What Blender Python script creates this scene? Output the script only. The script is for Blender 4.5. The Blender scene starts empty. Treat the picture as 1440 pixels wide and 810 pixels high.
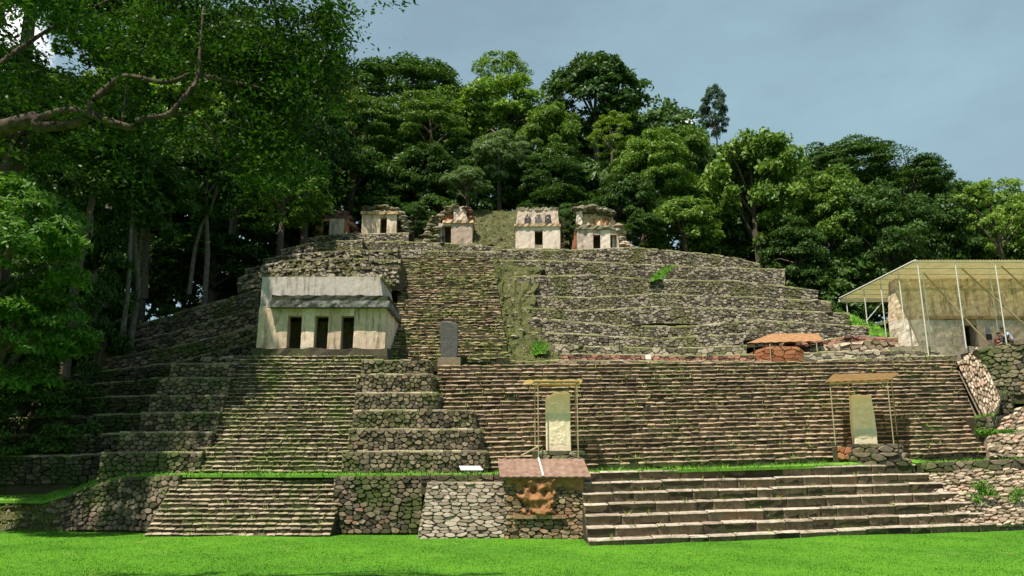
import bpy, math, random
import numpy as np
from mathutils import Vector

rng = random.Random(11)
nrg = np.random.default_rng(11)
S = bpy.context.scene
COL = S.collection

# ------------------------------------------------------------------ camera
F, PITCH, H = 1088.0, math.atan(250 / 1088.0), 2.6      # focal length in photo pixels, tilt, eye height
CP, SP = math.cos(PITCH), math.sin(PITCH)
cam = bpy.data.cameras.new('camera')
camo = bpy.data.objects.new('camera', cam)
COL.objects.link(camo)
cam.lens = F / 1440 * 36
cam.sensor_width = 36
cam.clip_end = 3000
cam.clip_start = 0.1
camo.location = (0, 0, H)
camo.rotation_euler = (math.pi / 2 + PITCH, 0, 0)
S.camera = camo

# ------------------------------------------------------------------ light
SUN_EL, SUN_AZ = math.radians(65), math.radians(222)    # azimuth clockwise from +Y (the view direction)
W = bpy.data.worlds.new('World')
S.world = W
W.use_nodes = True
wn, wl = W.node_tree.nodes, W.node_tree.links
wn.clear()
out = wn.new('ShaderNodeOutputWorld')
bg = wn.new('ShaderNodeBackground')
bg.inputs['Strength'].default_value = 0.07
sky = wn.new('ShaderNodeTexSky')
sky.sky_type = 'NISHITA'
sky.sun_disc = False
sky.sun_elevation = SUN_EL
sky.sun_rotation = SUN_AZ
sky.altitude = 300
sky.air_density = 1.0
sky.dust_density = 1.6
sky.ozone_density = 1.5
tc = wn.new('ShaderNodeTexCoord')
# thin veil of cloud over the whole sky, plus a few brighter cumulus patches
mp = wn.new('ShaderNodeMapping')
mp.inputs['Scale'].default_value = (1.2, 1.2, 3.0)
wl.new(tc.outputs['Generated'], mp.inputs['Vector'])
nz = wn.new('ShaderNodeTexNoise')
nz.inputs['Scale'].default_value = 2.2
nz.inputs['Detail'].default_value = 8
nz.inputs['Roughness'].default_value = 0.6
wl.new(mp.outputs['Vector'], nz.inputs['Vector'])
rp = wn.new('ShaderNodeMapRange')
rp.inputs['From Min'].default_value = 0.36
rp.inputs['From Max'].default_value = 0.66
rp.inputs['To Min'].default_value = 0.42
rp.inputs['To Max'].default_value = 0.8
wl.new(nz.outputs['Fac'], rp.inputs['Value'])
hs = wn.new('ShaderNodeHueSaturation')
hs.inputs['Saturation'].default_value = 0.72
hs.inputs['Hue'].default_value = 0.495
wl.new(sky.outputs['Color'], hs.inputs['Color'])
mx = wn.new('ShaderNodeMixRGB')
mx.inputs['Color2'].default_value = (3.1, 4.8, 5.4, 1)
wl.new(rp.outputs['Result'], mx.inputs['Fac'])
wl.new(hs.outputs['Color'], mx.inputs['Color1'])


def cloud_blob(prev, u, v, rad):
    dx, dy = (u - 720) / F, (405 - v) / F
    d = Vector((dx, CP - SP * dy, SP + CP * dy)).normalized()
    dist = wn.new('ShaderNodeVectorMath')
    dist.operation = 'DISTANCE'
    nrmv = wn.new('ShaderNodeVectorMath')
    nrmv.operation = 'NORMALIZE'
    wl.new(tc.outputs['Generated'], nrmv.inputs[0])
    wl.new(nrmv.outputs[0], dist.inputs[0])
    dist.inputs[1].default_value = d
    n = wn.new('ShaderNodeTexNoise')
    n.inputs['Scale'].default_value = 30
    n.inputs['Detail'].default_value = 6
    wl.new(tc.outputs['Generated'], n.inputs['Vector'])
    mul = wn.new('ShaderNodeMath')
    mul.operation = 'MULTIPLY_ADD'
    wl.new(n.outputs['Fac'], mul.inputs[0])
    mul.inputs[1].default_value = rad * 1.1
    wl.new(dist.outputs['Value'], mul.inputs[2])
    r = wn.new('ShaderNodeMapRange')
    r.interpolation_type = 'SMOOTHSTEP'
    r.inputs['From Min'].default_value = rad * 1.25
    r.inputs['From Max'].default_value = rad * 0.75
    wl.new(mul.outputs[0], r.inputs['Value'])
    m = wn.new('ShaderNodeMixRGB')
    m.inputs['Color2'].default_value = (11.5, 11.7, 11.8, 1)
    wl.new(r.outputs['Result'], m.inputs['Fac'])
    wl.new(prev, m.inputs['Color1'])
    return m.outputs['Color']


c_ = cloud_blob(mx.outputs['Color'], 5, 52, 0.075)
c_ = cloud_blob(c_, 968, 172, 0.022)
wl.new(c_, bg.inputs['Color'])
wl.new(bg.outputs['Background'], out.inputs['Surface'])

sun = bpy.data.lights.new('sun', 'SUN')
sun.energy = 5.0
sun.angle = math.radians(0.5)
sun.color = (1.0, 0.92, 0.81)
suno = bpy.data.objects.new('sun', sun)
COL.objects.link(suno)
sd = Vector((math.sin(SUN_AZ) * math.cos(SUN_EL), math.cos(SUN_AZ) * math.cos(SUN_EL), math.sin(SUN_EL)))
suno.rotation_euler = sd.to_track_quat('Z', 'Y').to_euler()
suno.location = sd * 60
S.view_settings.view_transform = 'Standard'
S.view_settings.look = 'None'
S.view_settings.exposure = 0.82
S.view_settings.gamma = 1.0
S.view_settings.use_curve_mapping = False
S.cycles.max_bounces = 6
S.cycles.transparent_max_bounces = 4


# ------------------------------------------------------------------ helpers
def P(u, v, Y):
    """the point at distance Y that photo pixel (u, v) shows"""
    dx, dy = (u - 720) / F, (405 - v) / F
    y = CP - SP * dy
    return Vector((dx / y * Y, Y, H + (SP + CP * dy) / y * Y))


def G(u, v, z=0.0):
    dy = (405 - v) / F
    y = CP - SP * dy
    return P(u, v, (z - H) * y / (SP + CP * dy))


def ppm(p):
    return F / (p[1] * CP + (p[2] - H) * SP)


WL = {}


def V3(p):
    return Vector((p[0], p[1], p[2]))


def thing(name, label, cat, loc, group=None):
    o = bpy.data.objects.new(name, None)
    COL.objects.link(o)
    o.empty_display_size = 0.2
    o.location = loc
    WL[o] = V3(loc)
    o['label'] = label
    o['category'] = cat
    if group:
        o['group'] = group
    return o


def tag(o, label, cat, group=None):
    o['label'] = label
    o['category'] = cat
    if group:
        o['group'] = group
    return o


def mk(name, verts, faces, mat, parent=None, origin=None, smooth=False):
    """link one mesh object; verts are in world space"""
    if origin is None:
        origin = WL[parent] if parent is not None else Vector((0, 0, 0))
    origin = V3(origin)
    me = bpy.data.meshes.new(name)
    ox, oy, oz = origin
    me.from_pydata([(v[0] - ox, v[1] - oy, v[2] - oz) for v in verts], [], faces)
    if isinstance(mat, (list, tuple)):
        for m in mat:
            me.materials.append(m)
    else:
        me.materials.append(mat)
    if smooth:
        me.polygons.foreach_set('use_smooth', [True] * len(me.polygons))
    me.update()
    o = bpy.data.objects.new(name, me)
    COL.objects.link(o)
    WL[o] = origin
    if parent is not None:
        o.parent = parent
        o.location = origin - WL[parent]
    else:
        o.location = origin
    return o


def np_mesh(name, verts, quads, mat):
    """fast mesh of quads from numpy arrays"""
    me = bpy.data.meshes.new(name)
    nv, nf = len(verts), len(quads)
    k = quads.shape[1]
    me.vertices.add(nv)
    me.vertices.foreach_set('co', np.ascontiguousarray(verts, dtype=np.float32).ravel())
    me.loops.add(nf * k)
    me.loops.foreach_set('vertex_index', np.ascontiguousarray(quads, dtype=np.int32).ravel())
    me.polygons.add(nf)
    me.polygons.foreach_set('loop_start', np.arange(0, nf * k, k, dtype=np.int32))
    me.materials.append(mat)
    me.update(calc_edges=True)
    return me


class MB:
    def __init__(self):
        self.v, self.f = [], []

    def add(self, verts, faces):
        b = len(self.v)
        self.v.extend([tuple(p) for p in verts])
        self.f.extend([tuple(b + i for i in f) for f in faces])

    def hexa(self, c):
        """8 corners: bottom 4 counterclockwise from above, top 4 likewise"""
        self.add(c, [(3, 2, 1, 0), (4, 5, 6, 7), (0, 1, 5, 4), (1, 2, 6, 5), (2, 3, 7, 6), (3, 0, 4, 7)])

    def box(self, x0, x1, y0, y1, z0, z1):
        self.hexa([(x0, y0, z0), (x1, y0, z0), (x1, y1, z0), (x0, y1, z0),
                   (x0, y0, z1), (x1, y0, z1), (x1, y1, z1), (x0, y1, z1)])

    def tube(self, pts, radii, n=8, cap=True):
        pts = [V3(p) for p in pts]
        rings = []
        for i, p in enumerate(pts):
            a = pts[max(0, i - 1)]
            b = pts[min(len(pts) - 1, i + 1)]
            d = (b - a).normalized()
            ref = Vector((0, 0, 1)) if abs(d.z) < 0.9 else Vector((1, 0, 0))
            e1 = d.cross(ref).normalized()
            e2 = d.cross(e1).normalized()
            r = radii[i] if isinstance(radii, (list, tuple)) else radii
            rings.append([p + (e1 * math.cos(2 * math.pi * k / n) + e2 * math.sin(2 * math.pi * k / n)) * r for k in range(n)])
        vs = [q for ring in rings for q in ring]
        fs = []
        for i in range(len(pts) - 1):
            for k in range(n):
                a, b = i * n + k, i * n + (k + 1) % n
                fs.append((a, a + n, b + n, b))
        if cap:
            fs.append(tuple(range(n)))
            fs.append(tuple((len(pts) - 1) * n + k for k in reversed(range(n))))
        self.add(vs, fs)

    def build(self, name, mat, parent=None, origin=None, smooth=False):
        return mk(name, self.v, self.f, mat, parent, origin, smooth)


# ------------------------------------------------------------------ materials
def new_mat(name):
    m = bpy.data.materials.new(name)
    m.use_nodes = True
    nt = m.node_tree
    nt.nodes.clear()
    o = nt.nodes.new('ShaderNodeOutputMaterial')
    return m, nt, nt.nodes, nt.links, o


def noise(nt, vec, scale, detail=4, rough=0.6):
    n = nt.nodes.new('ShaderNodeTexNoise')
    n.inputs['Scale'].default_value = scale
    n.inputs['Detail'].default_value = detail
    n.inputs['Roughness'].default_value = rough
    nt.links.new(vec, n.inputs['Vector'])
    return n.outputs['Fac']


def math_(nt, op, a, b=None, c=None):
    n = nt.nodes.new('ShaderNodeMath')
    n.operation = op
    for i, x in enumerate((a, b, c)):
        if x is None:
            continue
        if isinstance(x, (int, float)):
            n.inputs[i].default_value = x
        else:
            nt.links.new(x, n.inputs[i])
    return n.outputs[0]


def rng_(nt, x, a, b, c=0.0, d=1.0):
    n = nt.nodes.new('ShaderNodeMapRange')
    n.interpolation_type = 'SMOOTHSTEP'
    nt.links.new(x, n.inputs['Value'])
    for k, val in zip(('From Min', 'From Max', 'To Min', 'To Max'), (a, b, c, d)):
        n.inputs[k].default_value = val
    return n.outputs['Result']


def mixc(nt, f, a, b, blend='MIX'):
    n = nt.nodes.new('ShaderNodeMixRGB')
    n.blend_type = blend
    for i, x in zip(('Fac', 'Color1', 'Color2'), (f, a, b)):
        if isinstance(x, (int, float)):
            n.inputs[i].default_value = x
        elif isinstance(x, tuple):
            n.inputs[i].default_value = (*x, 1)
        else:
            nt.links.new(x, n.inputs[i])
    return n.outputs['Color']


def stone_mat(name, a, b, moss=(0.06, 0.085, 0.02), moss_thr=0.56, pale=None, pale_thr=0.62,
              red=None, red_thr=0.66, vary=0.5, bump=0.5, streak=0.0, dark_thr=0.62):
    a = (a[0] * 1.0, a[1] * 0.965, a[2] * 0.9)
    b = (b[0] * 1.0, b[1] * 0.965, b[2] * 0.9)
    m, nt, N, L, o = new_mat(name)
    geo = N.new('ShaderNodeNewGeometry')
    oi = N.new('ShaderNodeObjectInfo')
    pos = geo.outputs['Position']
    r = math_(nt, 'FRACT', math_(nt, 'MULTIPLY_ADD', oi.outputs['Random'], 7.31, geo.outputs['Random Per Island']))
    big = noise(nt, pos, 0.55, 5, 0.65)
    mid = noise(nt, pos, 4.0, 6, 0.7)
    fine = noise(nt, pos, 22.0, 5, 0.7)
    t = math_(nt, 'ADD', math_(nt, 'MULTIPLY', mid, 0.75), math_(nt, 'MULTIPLY', math_(nt, 'SUBTRACT', r, 0.5), vary))
    col = mixc(nt, rng_(nt, t, 0.12, 0.68), a, b)
    if red:
        n2 = noise(nt, pos, 1.7, 5, 0.7)
        f = rng_(nt, math_(nt, 'MULTIPLY_ADD', math_(nt, 'SUBTRACT', r, 0.5), 0.22, n2), red_thr - 0.1, red_thr + 0.05, 0, 0.85)
        col = mixc(nt, f, col, red)
    if pale:
        n3 = noise(nt, pos, 9.0, 6, 0.75)
        f = rng_(nt, math_(nt, 'MULTIPLY_ADD', big, 0.25, n3), pale_thr, pale_thr + 0.12, 0, 0.8)
        col = mixc(nt, f, col, pale)
    # dark lichen
    n4 = noise(nt, pos, 2.6, 8, 0.78)
    col = mixc(nt, rng_(nt, n4, dark_thr - 0.08, dark_thr + 0.06, 0, 0.75), col, tuple(x * 0.35 for x in a))
    if streak > 0:
        mpn = N.new('ShaderNodeMapping')
        mpn.inputs['Scale'].default_value = (2.2, 2.2, 0.35)
        L.new(pos, mpn.inputs['Vector'])
        n5 = noise(nt, mpn.outputs['Vector'], 1.6, 7, 0.7)
        col = mixc(nt, rng_(nt, n5, 0.5, 0.64, 0, streak), col, (0.06, 0.052, 0.042))
        n6 = noise(nt, mpn.outputs['Vector'], 0.9, 7, 0.7)
        col = mixc(nt, rng_(nt, n6, 0.5, 0.7, 0, streak * 0.7), col, (0.34, 0.24, 0.13))
    # moss
    mo = math_(nt, 'ADD', math_(nt, 'MULTIPLY', big, 0.6), math_(nt, 'MULTIPLY', noise(nt, pos, 6.0, 6, 0.75), 0.4))
    col = mixc(nt, rng_(nt, mo, moss_thr - 0.05, moss_thr + 0.05, 0, 0.85), col, moss)
    # grain
    col = mixc(nt, rng_(nt, fine, 0.3, 0.7, 0.0, 0.35), col, mixc(nt, 0.5, col, (0.0, 0.0, 0.0)))
    bs = N.new('ShaderNodeBsdfPrincipled')
    bs.inputs['Roughness'].default_value = 0.92
    bs.inputs['Specular IOR Level'].default_value = 0.2
    L.new(col, bs.inputs['Base Color'])
    bp = N.new('ShaderNodeBump')
    bp.inputs['Strength'].default_value = bump
    bp.inputs['Distance'].default_value = 0.05
    L.new(math_(nt, 'ADD', mid, math_(nt, 'MULTIPLY', fine, 0.5)), bp.inputs['Height'])
    L.new(bp.outputs['Normal'], bs.inputs['Normal'])
    L.new(bs.outputs[0], o.inputs['Surface'])
    return m


def leaf_mat(name, c1, c2, trans=0.3, gloss=0.15):
    m, nt, N, L, o = new_mat(name)
    geo = N.new('ShaderNodeNewGeometry')
    oi = N.new('ShaderNodeObjectInfo')
    r = geo.outputs['Random Per Island']
    big = noise(nt, geo.outputs['Position'], 0.35, 3)
    t = math_(nt, 'ADD', math_(nt, 'MULTIPLY', r, 0.6), math_(nt, 'MULTIPLY', big, 0.5))
    t = math_(nt, 'MULTIPLY_ADD', math_(nt, 'SUBTRACT', oi.outputs['Random'], 0.5), 0.25, t)
    col = mixc(nt, rng_(nt, t, 0.15, 0.85), c1, c2)
    bs = N.new('ShaderNodeBsdfPrincipled')
    bs.inputs['Roughness'].default_value = 0.45
    bs.inputs['Specular IOR Level'].default_value = gloss
    L.new(col, bs.inputs['Base Color'])
    tr = N.new('ShaderNodeBsdfTranslucent')
    L.new(mixc(nt, 1.0, col, (1.1, 1.25, 0.35), 'MULTIPLY'), tr.inputs['Color'])
    ms = N.new('ShaderNodeMixShader')
    ms.inputs[0].default_value = trans
    L.new(bs.outputs[0], ms.inputs[1])
    L.new(tr.outputs[0], ms.inputs[2])
    L.new(ms.outputs[0], o.inputs['Surface'])
    return m


def plain_mat(name, a, b, scale=6, rough=0.8, metal=0.0, bump=0.2, transl=0.0, clear=None):
    m, nt, N, L, o = new_mat(name)
    geo = N.new('ShaderNodeNewGeometry')
    n1 = noise(nt, geo.outputs['Position'], scale, 7, 0.7)
    col = mixc(nt, rng_(nt, n1, 0.3, 0.7), a, b)
    bs = N.new('ShaderNodeBsdfPrincipled')
    bs.inputs['Roughness'].default_value = rough
    bs.inputs['Metallic'].default_value = metal
    bs.inputs['Specular IOR Level'].default_value = 0.25
    L.new(col, bs.inputs['Base Color'])
    bp = N.new('ShaderNodeBump')
    bp.inputs['Strength'].default_value = bump
    bp.inputs['Distance'].default_value = 0.03
    L.new(n1, bp.inputs['Height'])
    L.new(bp.outputs['Normal'], bs.inputs['Normal'])
    if transl > 0:
        tr = N.new('ShaderNodeBsdfTranslucent')
        L.new(col, tr.inputs['Color'])
        ms = N.new('ShaderNodeMixShader')
        ms.inputs[0].default_value = transl
        L.new(bs.outputs[0], ms.inputs[1])
        L.new(tr.outputs[0], ms.inputs[2])
        res = ms.outputs[0]
        if clear:
            tp = N.new('ShaderNodeBsdfTransparent')
            tp.inputs['Color'].default_value = (*clear[1], 1)
            m2 = N.new('ShaderNodeMixShader')
            m2.inputs[0].default_value = clear[0]
            L.new(res, m2.inputs[1])
            L.new(tp.outputs[0], m2.inputs[2])
            res = m2.outputs[0]
        L.new(res, o.inputs['Surface'])
    else:
        L.new(bs.outputs[0], o.inputs['Surface'])
    return m


def grass_mat(name, c1, c2, c3, scale=0.6):
    m, nt, N, L, o = new_mat(name)
    geo = N.new('ShaderNodeNewGeometry')
    pos = geo.outputs['Position']
    n1 = noise(nt, pos, scale, 5, 0.6)
    n2 = noise(nt, pos, scale * 14, 5, 0.7)
    r = geo.outputs['Random Per Island']
    t = math_(nt, 'ADD', math_(nt, 'MULTIPLY', n1, 0.55), math_(nt, 'MULTIPLY', n2, 0.45))
    t = math_(nt, 'MULTIPLY_ADD', math_(nt, 'SUBTRACT', r, 0.5), 0.3, t)
    col = mixc(nt, rng_(nt, t, 0.3, 0.7), c1, c2)
    col = mixc(nt, rng_(nt, noise(nt, pos, scale * 2.3, 6, 0.7), 0.58, 0.72, 0, 0.7), col, c3)
    bs = N.new('ShaderNodeBsdfPrincipled')
    bs.inputs['Roughness'].default_value = 0.7
    bs.inputs['Specular IOR Level'].default_value = 0.15
    L.new(col, bs.inputs['Base Color'])
    L.new(bs.outputs[0], o.inputs['Surface'])
    return m


M = {}
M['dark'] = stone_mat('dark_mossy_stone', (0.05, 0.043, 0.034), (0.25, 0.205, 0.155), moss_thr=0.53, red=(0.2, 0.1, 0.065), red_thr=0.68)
M['leftstep'] = stone_mat('mossy_step_stone', (0.045, 0.037, 0.025), (0.19, 0.155, 0.11), moss=(0.075, 0.1, 0.025), moss_thr=0.51, pale=(0.42, 0.38, 0.3), pale_thr=0.74)
M['mossy_shade'] = stone_mat('mossy_shade_stone', (0.02, 0.019, 0.014), (0.11, 0.095, 0.07), moss=(0.03, 0.045, 0.012), moss_thr=0.5)  # mossy stone, darkened further to put deep tree shade into the colour
M['tier'] = stone_mat('tier_stone', (0.07, 0.06, 0.045), (0.27, 0.225, 0.16), moss=(0.08, 0.1, 0.028), moss_thr=0.53, red=(0.25, 0.12, 0.07), red_thr=0.7)
M['widestep'] = stone_mat('brown_step_stone', (0.08, 0.058, 0.037), (0.27, 0.2, 0.137), moss=(0.08, 0.1, 0.03), moss_thr=0.58, pale=(0.48, 0.43, 0.36), pale_thr=0.72, red=(0.27, 0.13, 0.075), red_thr=0.68)
M['bigstep'] = stone_mat('weathered_block_stone', (0.085, 0.064, 0.042), (0.3, 0.228, 0.155), moss=(0.1, 0.1, 0.04), moss_thr=0.6, pale=(0.46, 0.41, 0.34), pale_thr=0.7, red=(0.26, 0.14, 0.08), red_thr=0.66, vary=0.14)
M['pale'] = stone_mat('pale_rubble_stone', (0.22, 0.185, 0.145), (0.43, 0.38, 0.32), moss=(0.2, 0.19, 0.09), moss_thr=0.62, vary=0.7, red=(0.32, 0.2, 0.12), red_thr=0.72)
M['maskstone'] = stone_mat('ochre_rubble_stone', (0.15, 0.115, 0.075), (0.36, 0.29, 0.2), moss=(0.13, 0.12, 0.05), moss_thr=0.58, vary=0.7, red=(0.3, 0.16, 0.08), red_thr=0.6)
M['hill'] = stone_mat('grey_terrace_stone', (0.075, 0.066, 0.052), (0.31, 0.275, 0.215), moss=(0.1, 0.1, 0.035), moss_thr=0.53, pale=(0.42, 0.4, 0.34), pale_thr=0.74, vary=0.8)
M['oldstep'] = stone_mat('eroded_step_stone', (0.08, 0.055, 0.036), (0.26, 0.195, 0.13), moss=(0.15, 0.16, 0.05), moss_thr=0.52, pale=(0.5, 0.46, 0.36), pale_thr=0.74, vary=0.7)
M['rightrub'] = stone_mat('pinkish_rubble_stone', (0.2, 0.155, 0.11), (0.48, 0.4, 0.32), moss=(0.14, 0.15, 0.05), moss_thr=0.58, vary=0.8, pale=(0.6, 0.54, 0.46), pale_thr=0.7, red=(0.34, 0.19, 0.13), red_thr=0.66)
M['redrub'] = stone_mat('dark_red_rubble', (0.1, 0.05, 0.04), (0.32, 0.17, 0.13), moss=(0.1, 0.12, 0.03), moss_thr=0.6, vary=0.7)
M['leftstep_worn'] = stone_mat('worn_mossy_tread', (0.16, 0.135, 0.09), (0.4, 0.345, 0.25), moss=(0.14, 0.17, 0.05), moss_thr=0.54)
M['widestep_worn'] = stone_mat('worn_brown_tread', (0.16, 0.115, 0.078), (0.4, 0.31, 0.225), moss=(0.15, 0.17, 0.06), moss_thr=0.6)
M['bigstep_worn'] = stone_mat('worn_block_tread', (0.2, 0.16, 0.12), (0.56, 0.5, 0.43), moss=(0.2, 0.2, 0.1), moss_thr=0.66, vary=0.2)
M['oldstep_worn'] = stone_mat('worn_eroded_tread', (0.17, 0.125, 0.085), (0.4, 0.32, 0.22), moss=(0.2, 0.2, 0.07), moss_thr=0.53)
M['cap'] = stone_mat('sunlit_mossy_coping', (0.16, 0.14, 0.09), (0.42, 0.38, 0.28), moss=(0.2, 0.21, 0.07), moss_thr=0.49)  # sunlight on the grassy wall edges is put into this pale colour
M['mortar'] = stone_mat('earth_core', (0.035, 0.028, 0.02), (0.1, 0.08, 0.055), moss=(0.05, 0.065, 0.018), moss_thr=0.52)
M['palemortar'] = stone_mat('pale_mortar', (0.16, 0.135, 0.1), (0.34, 0.3, 0.24), moss=(0.12, 0.11, 0.05), moss_thr=0.6)
M['plaster'] = stone_mat('weathered_plaster', (0.55, 0.42, 0.33), (0.85, 0.71, 0.6), moss=(0.34, 0.26, 0.14), moss_thr=0.6, bump=0.4, streak=0.6, dark_thr=0.68)
M['greyplaster'] = stone_mat('grey_plaster', (0.46, 0.41, 0.4), (0.74, 0.69, 0.7), moss=(0.42, 0.36, 0.2), moss_thr=0.62, bump=0.4, streak=0.5, dark_thr=0.66)
M['darkcornice'] = stone_mat('mossy_black_cornice', (0.02, 0.021, 0.018), (0.1, 0.1, 0.09), moss=(0.03, 0.045, 0.015), moss_thr=0.5)
M['cornice'] = stone_mat('black_stained_cornice', (0.05, 0.05, 0.052), (0.27, 0.275, 0.28), moss=(0.04, 0.048, 0.02), moss_thr=0.56, dark_thr=0.52, vary=0.6)
M['pinkplaster'] = stone_mat('pinkish_plaster', (0.46, 0.36, 0.31), (0.8, 0.69, 0.62), moss=(0.36, 0.3, 0.2), moss_thr=0.66, bump=0.4, streak=0.5, dark_thr=0.66)
M['redplaster'] = stone_mat('red_plaster', (0.28, 0.12, 0.07), (0.45, 0.24, 0.16), moss=(0.2, 0.12, 0.06), moss_thr=0.6, bump=0.5)
M['brownwall'] = stone_mat('brown_old_wall', (0.4, 0.28, 0.16), (0.68, 0.52, 0.36), moss=(0.2, 0.15, 0.07), moss_thr=0.6, bump=0.5, streak=0.5)
M['muralwall'] = stone_mat('pale_brown_old_wall', (0.5, 0.39, 0.27), (0.82, 0.69, 0.53), moss=(0.36, 0.25, 0.13), moss_thr=0.6, bump=0.5, streak=0.55)
M['lowplaster'] = stone_mat('stained_white_plaster', (0.52, 0.43, 0.35), (0.85, 0.78, 0.7), moss=(0.35, 0.27, 0.16), moss_thr=0.56, bump=0.35, streak=0.3, dark_thr=0.74)
M['stela'] = stone_mat('limestone_stela', (0.72, 0.58, 0.42), (0.86, 0.75, 0.6), moss=(0.68, 0.5, 0.28), moss_thr=0.68, bump=0.6, dark_thr=0.82, vary=0.1)
M['darkstela'] = stone_mat('dark_grey_stela', (0.05, 0.052, 0.055), (0.13, 0.13, 0.13), moss=(0.09, 0.09, 0.07), moss_thr=0.6, bump=0.5, dark_thr=0.66)
M['stucco'] = stone_mat('orange_stucco', (0.2, 0.09, 0.04), (0.36, 0.185, 0.09), moss=(0.3, 0.2, 0.08), moss_thr=0.6, bump=0.7, dark_thr=0.6)
M['redblock'] = stone_mat('orange_red_masonry', (0.25, 0.095, 0.045), (0.4, 0.185, 0.095), moss=(0.4, 0.28, 0.18), moss_thr=0.66, bump=0.5)
M['rust'] = plain_mat('rusty_sheet', (0.13, 0.075, 0.05), (0.26, 0.17, 0.125), 4, 0.9)
M['wood'] = plain_mat('pale_timber', (0.26, 0.2, 0.11), (0.4, 0.33, 0.2), 8, 0.7)
M['yellowroof'] = plain_mat('yellow_fibre_sheet', (0.5, 0.44, 0.27), (0.6, 0.54, 0.35), 3, 0.6, transl=0.7, clear=(0.4, (1.0, 0.8, 0.38)))
M['orangeroof'] = plain_mat('orange_fibre_sheet', (0.46, 0.33, 0.18), (0.56, 0.43, 0.25), 3, 0.6, transl=0.7, clear=(0.4, (1.0, 0.8, 0.42)))
M['shelterroof'] = plain_mat('olive_translucent_sheet', (0.46, 0.43, 0.25), (0.6, 0.57, 0.38), 1.5, 0.5, transl=0.55, clear=(0.42, (1.0, 0.93, 0.78)))
M['redroof'] = plain_mat('rust_orange_sheet', (0.2, 0.095, 0.04), (0.34, 0.185, 0.085), 4, 0.8)
M['steel'] = plain_mat('galvanised_steel', (0.5, 0.5, 0.44), (0.62, 0.62, 0.55), 4, 0.5, 0.0)
M['white'] = plain_mat('white_paint', (0.72, 0.72, 0.7), (0.82, 0.82, 0.8), 9, 0.6)
M['black'] = plain_mat('black_paint', (0.015, 0.015, 0.017), (0.03, 0.03, 0.03), 9, 0.6)
M['greypanel'] = plain_mat('grey_panel', (0.22, 0.24, 0.25), (0.3, 0.31, 0.31), 4, 0.6)
M['bark'] = plain_mat('bark', (0.05, 0.038, 0.028), (0.13, 0.1, 0.075), 7, 0.95, bump=0.8)
M['palebark'] = plain_mat('pale_bark', (0.06, 0.05, 0.04), (0.17, 0.145, 0.12), 5, 0.95, bump=0.6)
M['limbbark'] = plain_mat('limb_bark', (0.022, 0.016, 0.013), (0.11, 0.075, 0.06), 6, 0.95, bump=0.8)
M['lawn'] = grass_mat('lawn_grass', (0.032, 0.115, 0.006), (0.085, 0.225, 0.011), (0.165, 0.24, 0.042), 0.22)
M['ledge'] = grass_mat('ledge_grass', (0.09, 0.13, 0.02), (0.22, 0.25, 0.06), (0.3, 0.28, 0.11), 0.8)
M['bank'] = grass_mat('bank_earth', (0.03, 0.034, 0.013), (0.085, 0.085, 0.028), (0.15, 0.125, 0.06), 1.4)
M['fresh'] = grass_mat('fresh_grass', (0.06, 0.17, 0.015), (0.14, 0.29, 0.03), (0.2, 0.3, 0.06), 0.8)
M['earth'] = grass_mat('forest_floor', (0.03, 0.03, 0.015), (0.06, 0.065, 0.025), (0.08, 0.06, 0.035), 0.4)
M['leaf_dark'] = leaf_mat('dark_leaf', (0.02, 0.052, 0.009), (0.068, 0.13, 0.025))
M['leaf_mid'] = leaf_mat('mid_leaf', (0.042, 0.095, 0.013), (0.14, 0.225, 0.038))
M['leaf_light'] = leaf_mat('light_leaf', (0.075, 0.15, 0.02), (0.2, 0.3, 0.052))
M['leaf_pale'] = leaf_mat('pale_leaf', (0.07, 0.12, 0.05), (0.15, 0.22, 0.09))
M['leaf_yellow'] = leaf_mat('yellow_leaf', (0.09, 0.16, 0.012), (0.18, 0.25, 0.025))
M['leaf_gold'] = leaf_mat('gold_leaf', (0.2, 0.16, 0.015), (0.32, 0.25, 0.03))
M['leaf_blue'] = leaf_mat('bluish_leaf', (0.035, 0.07, 0.05), (0.08, 0.13, 0.09))
M['leaf_fore'] = leaf_mat('overhanging_leaf', (0.01, 0.03, 0.007), (0.07, 0.14, 0.024), 0.25, 0.1)
M['leaf_bush'] = leaf_mat('fresh_bush_leaf', (0.035, 0.1, 0.014), (0.11, 0.22, 0.034), 0.35, 0.15)
M['skin'] = plain_mat('skin', (0.24, 0.13, 0.08), (0.3, 0.17, 0.11), 6, 0.6)
M['blueshirt'] = plain_mat('light_blue_cotton', (0.42, 0.55, 0.75), (0.5, 0.62, 0.8), 9, 0.9)
M['redshirt'] = plain_mat('maroon_cotton', (0.09, 0.02, 0.025), (0.13, 0.03, 0.035), 9, 0.9)
M['trousers'] = plain_mat('dark_trousers', (0.03, 0.032, 0.04), (0.05, 0.05, 0.06), 9, 0.9)
M['hair'] = plain_mat('black_hair', (0.008, 0.007, 0.006), (0.018, 0.015, 0.013), 20, 0.6)


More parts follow.
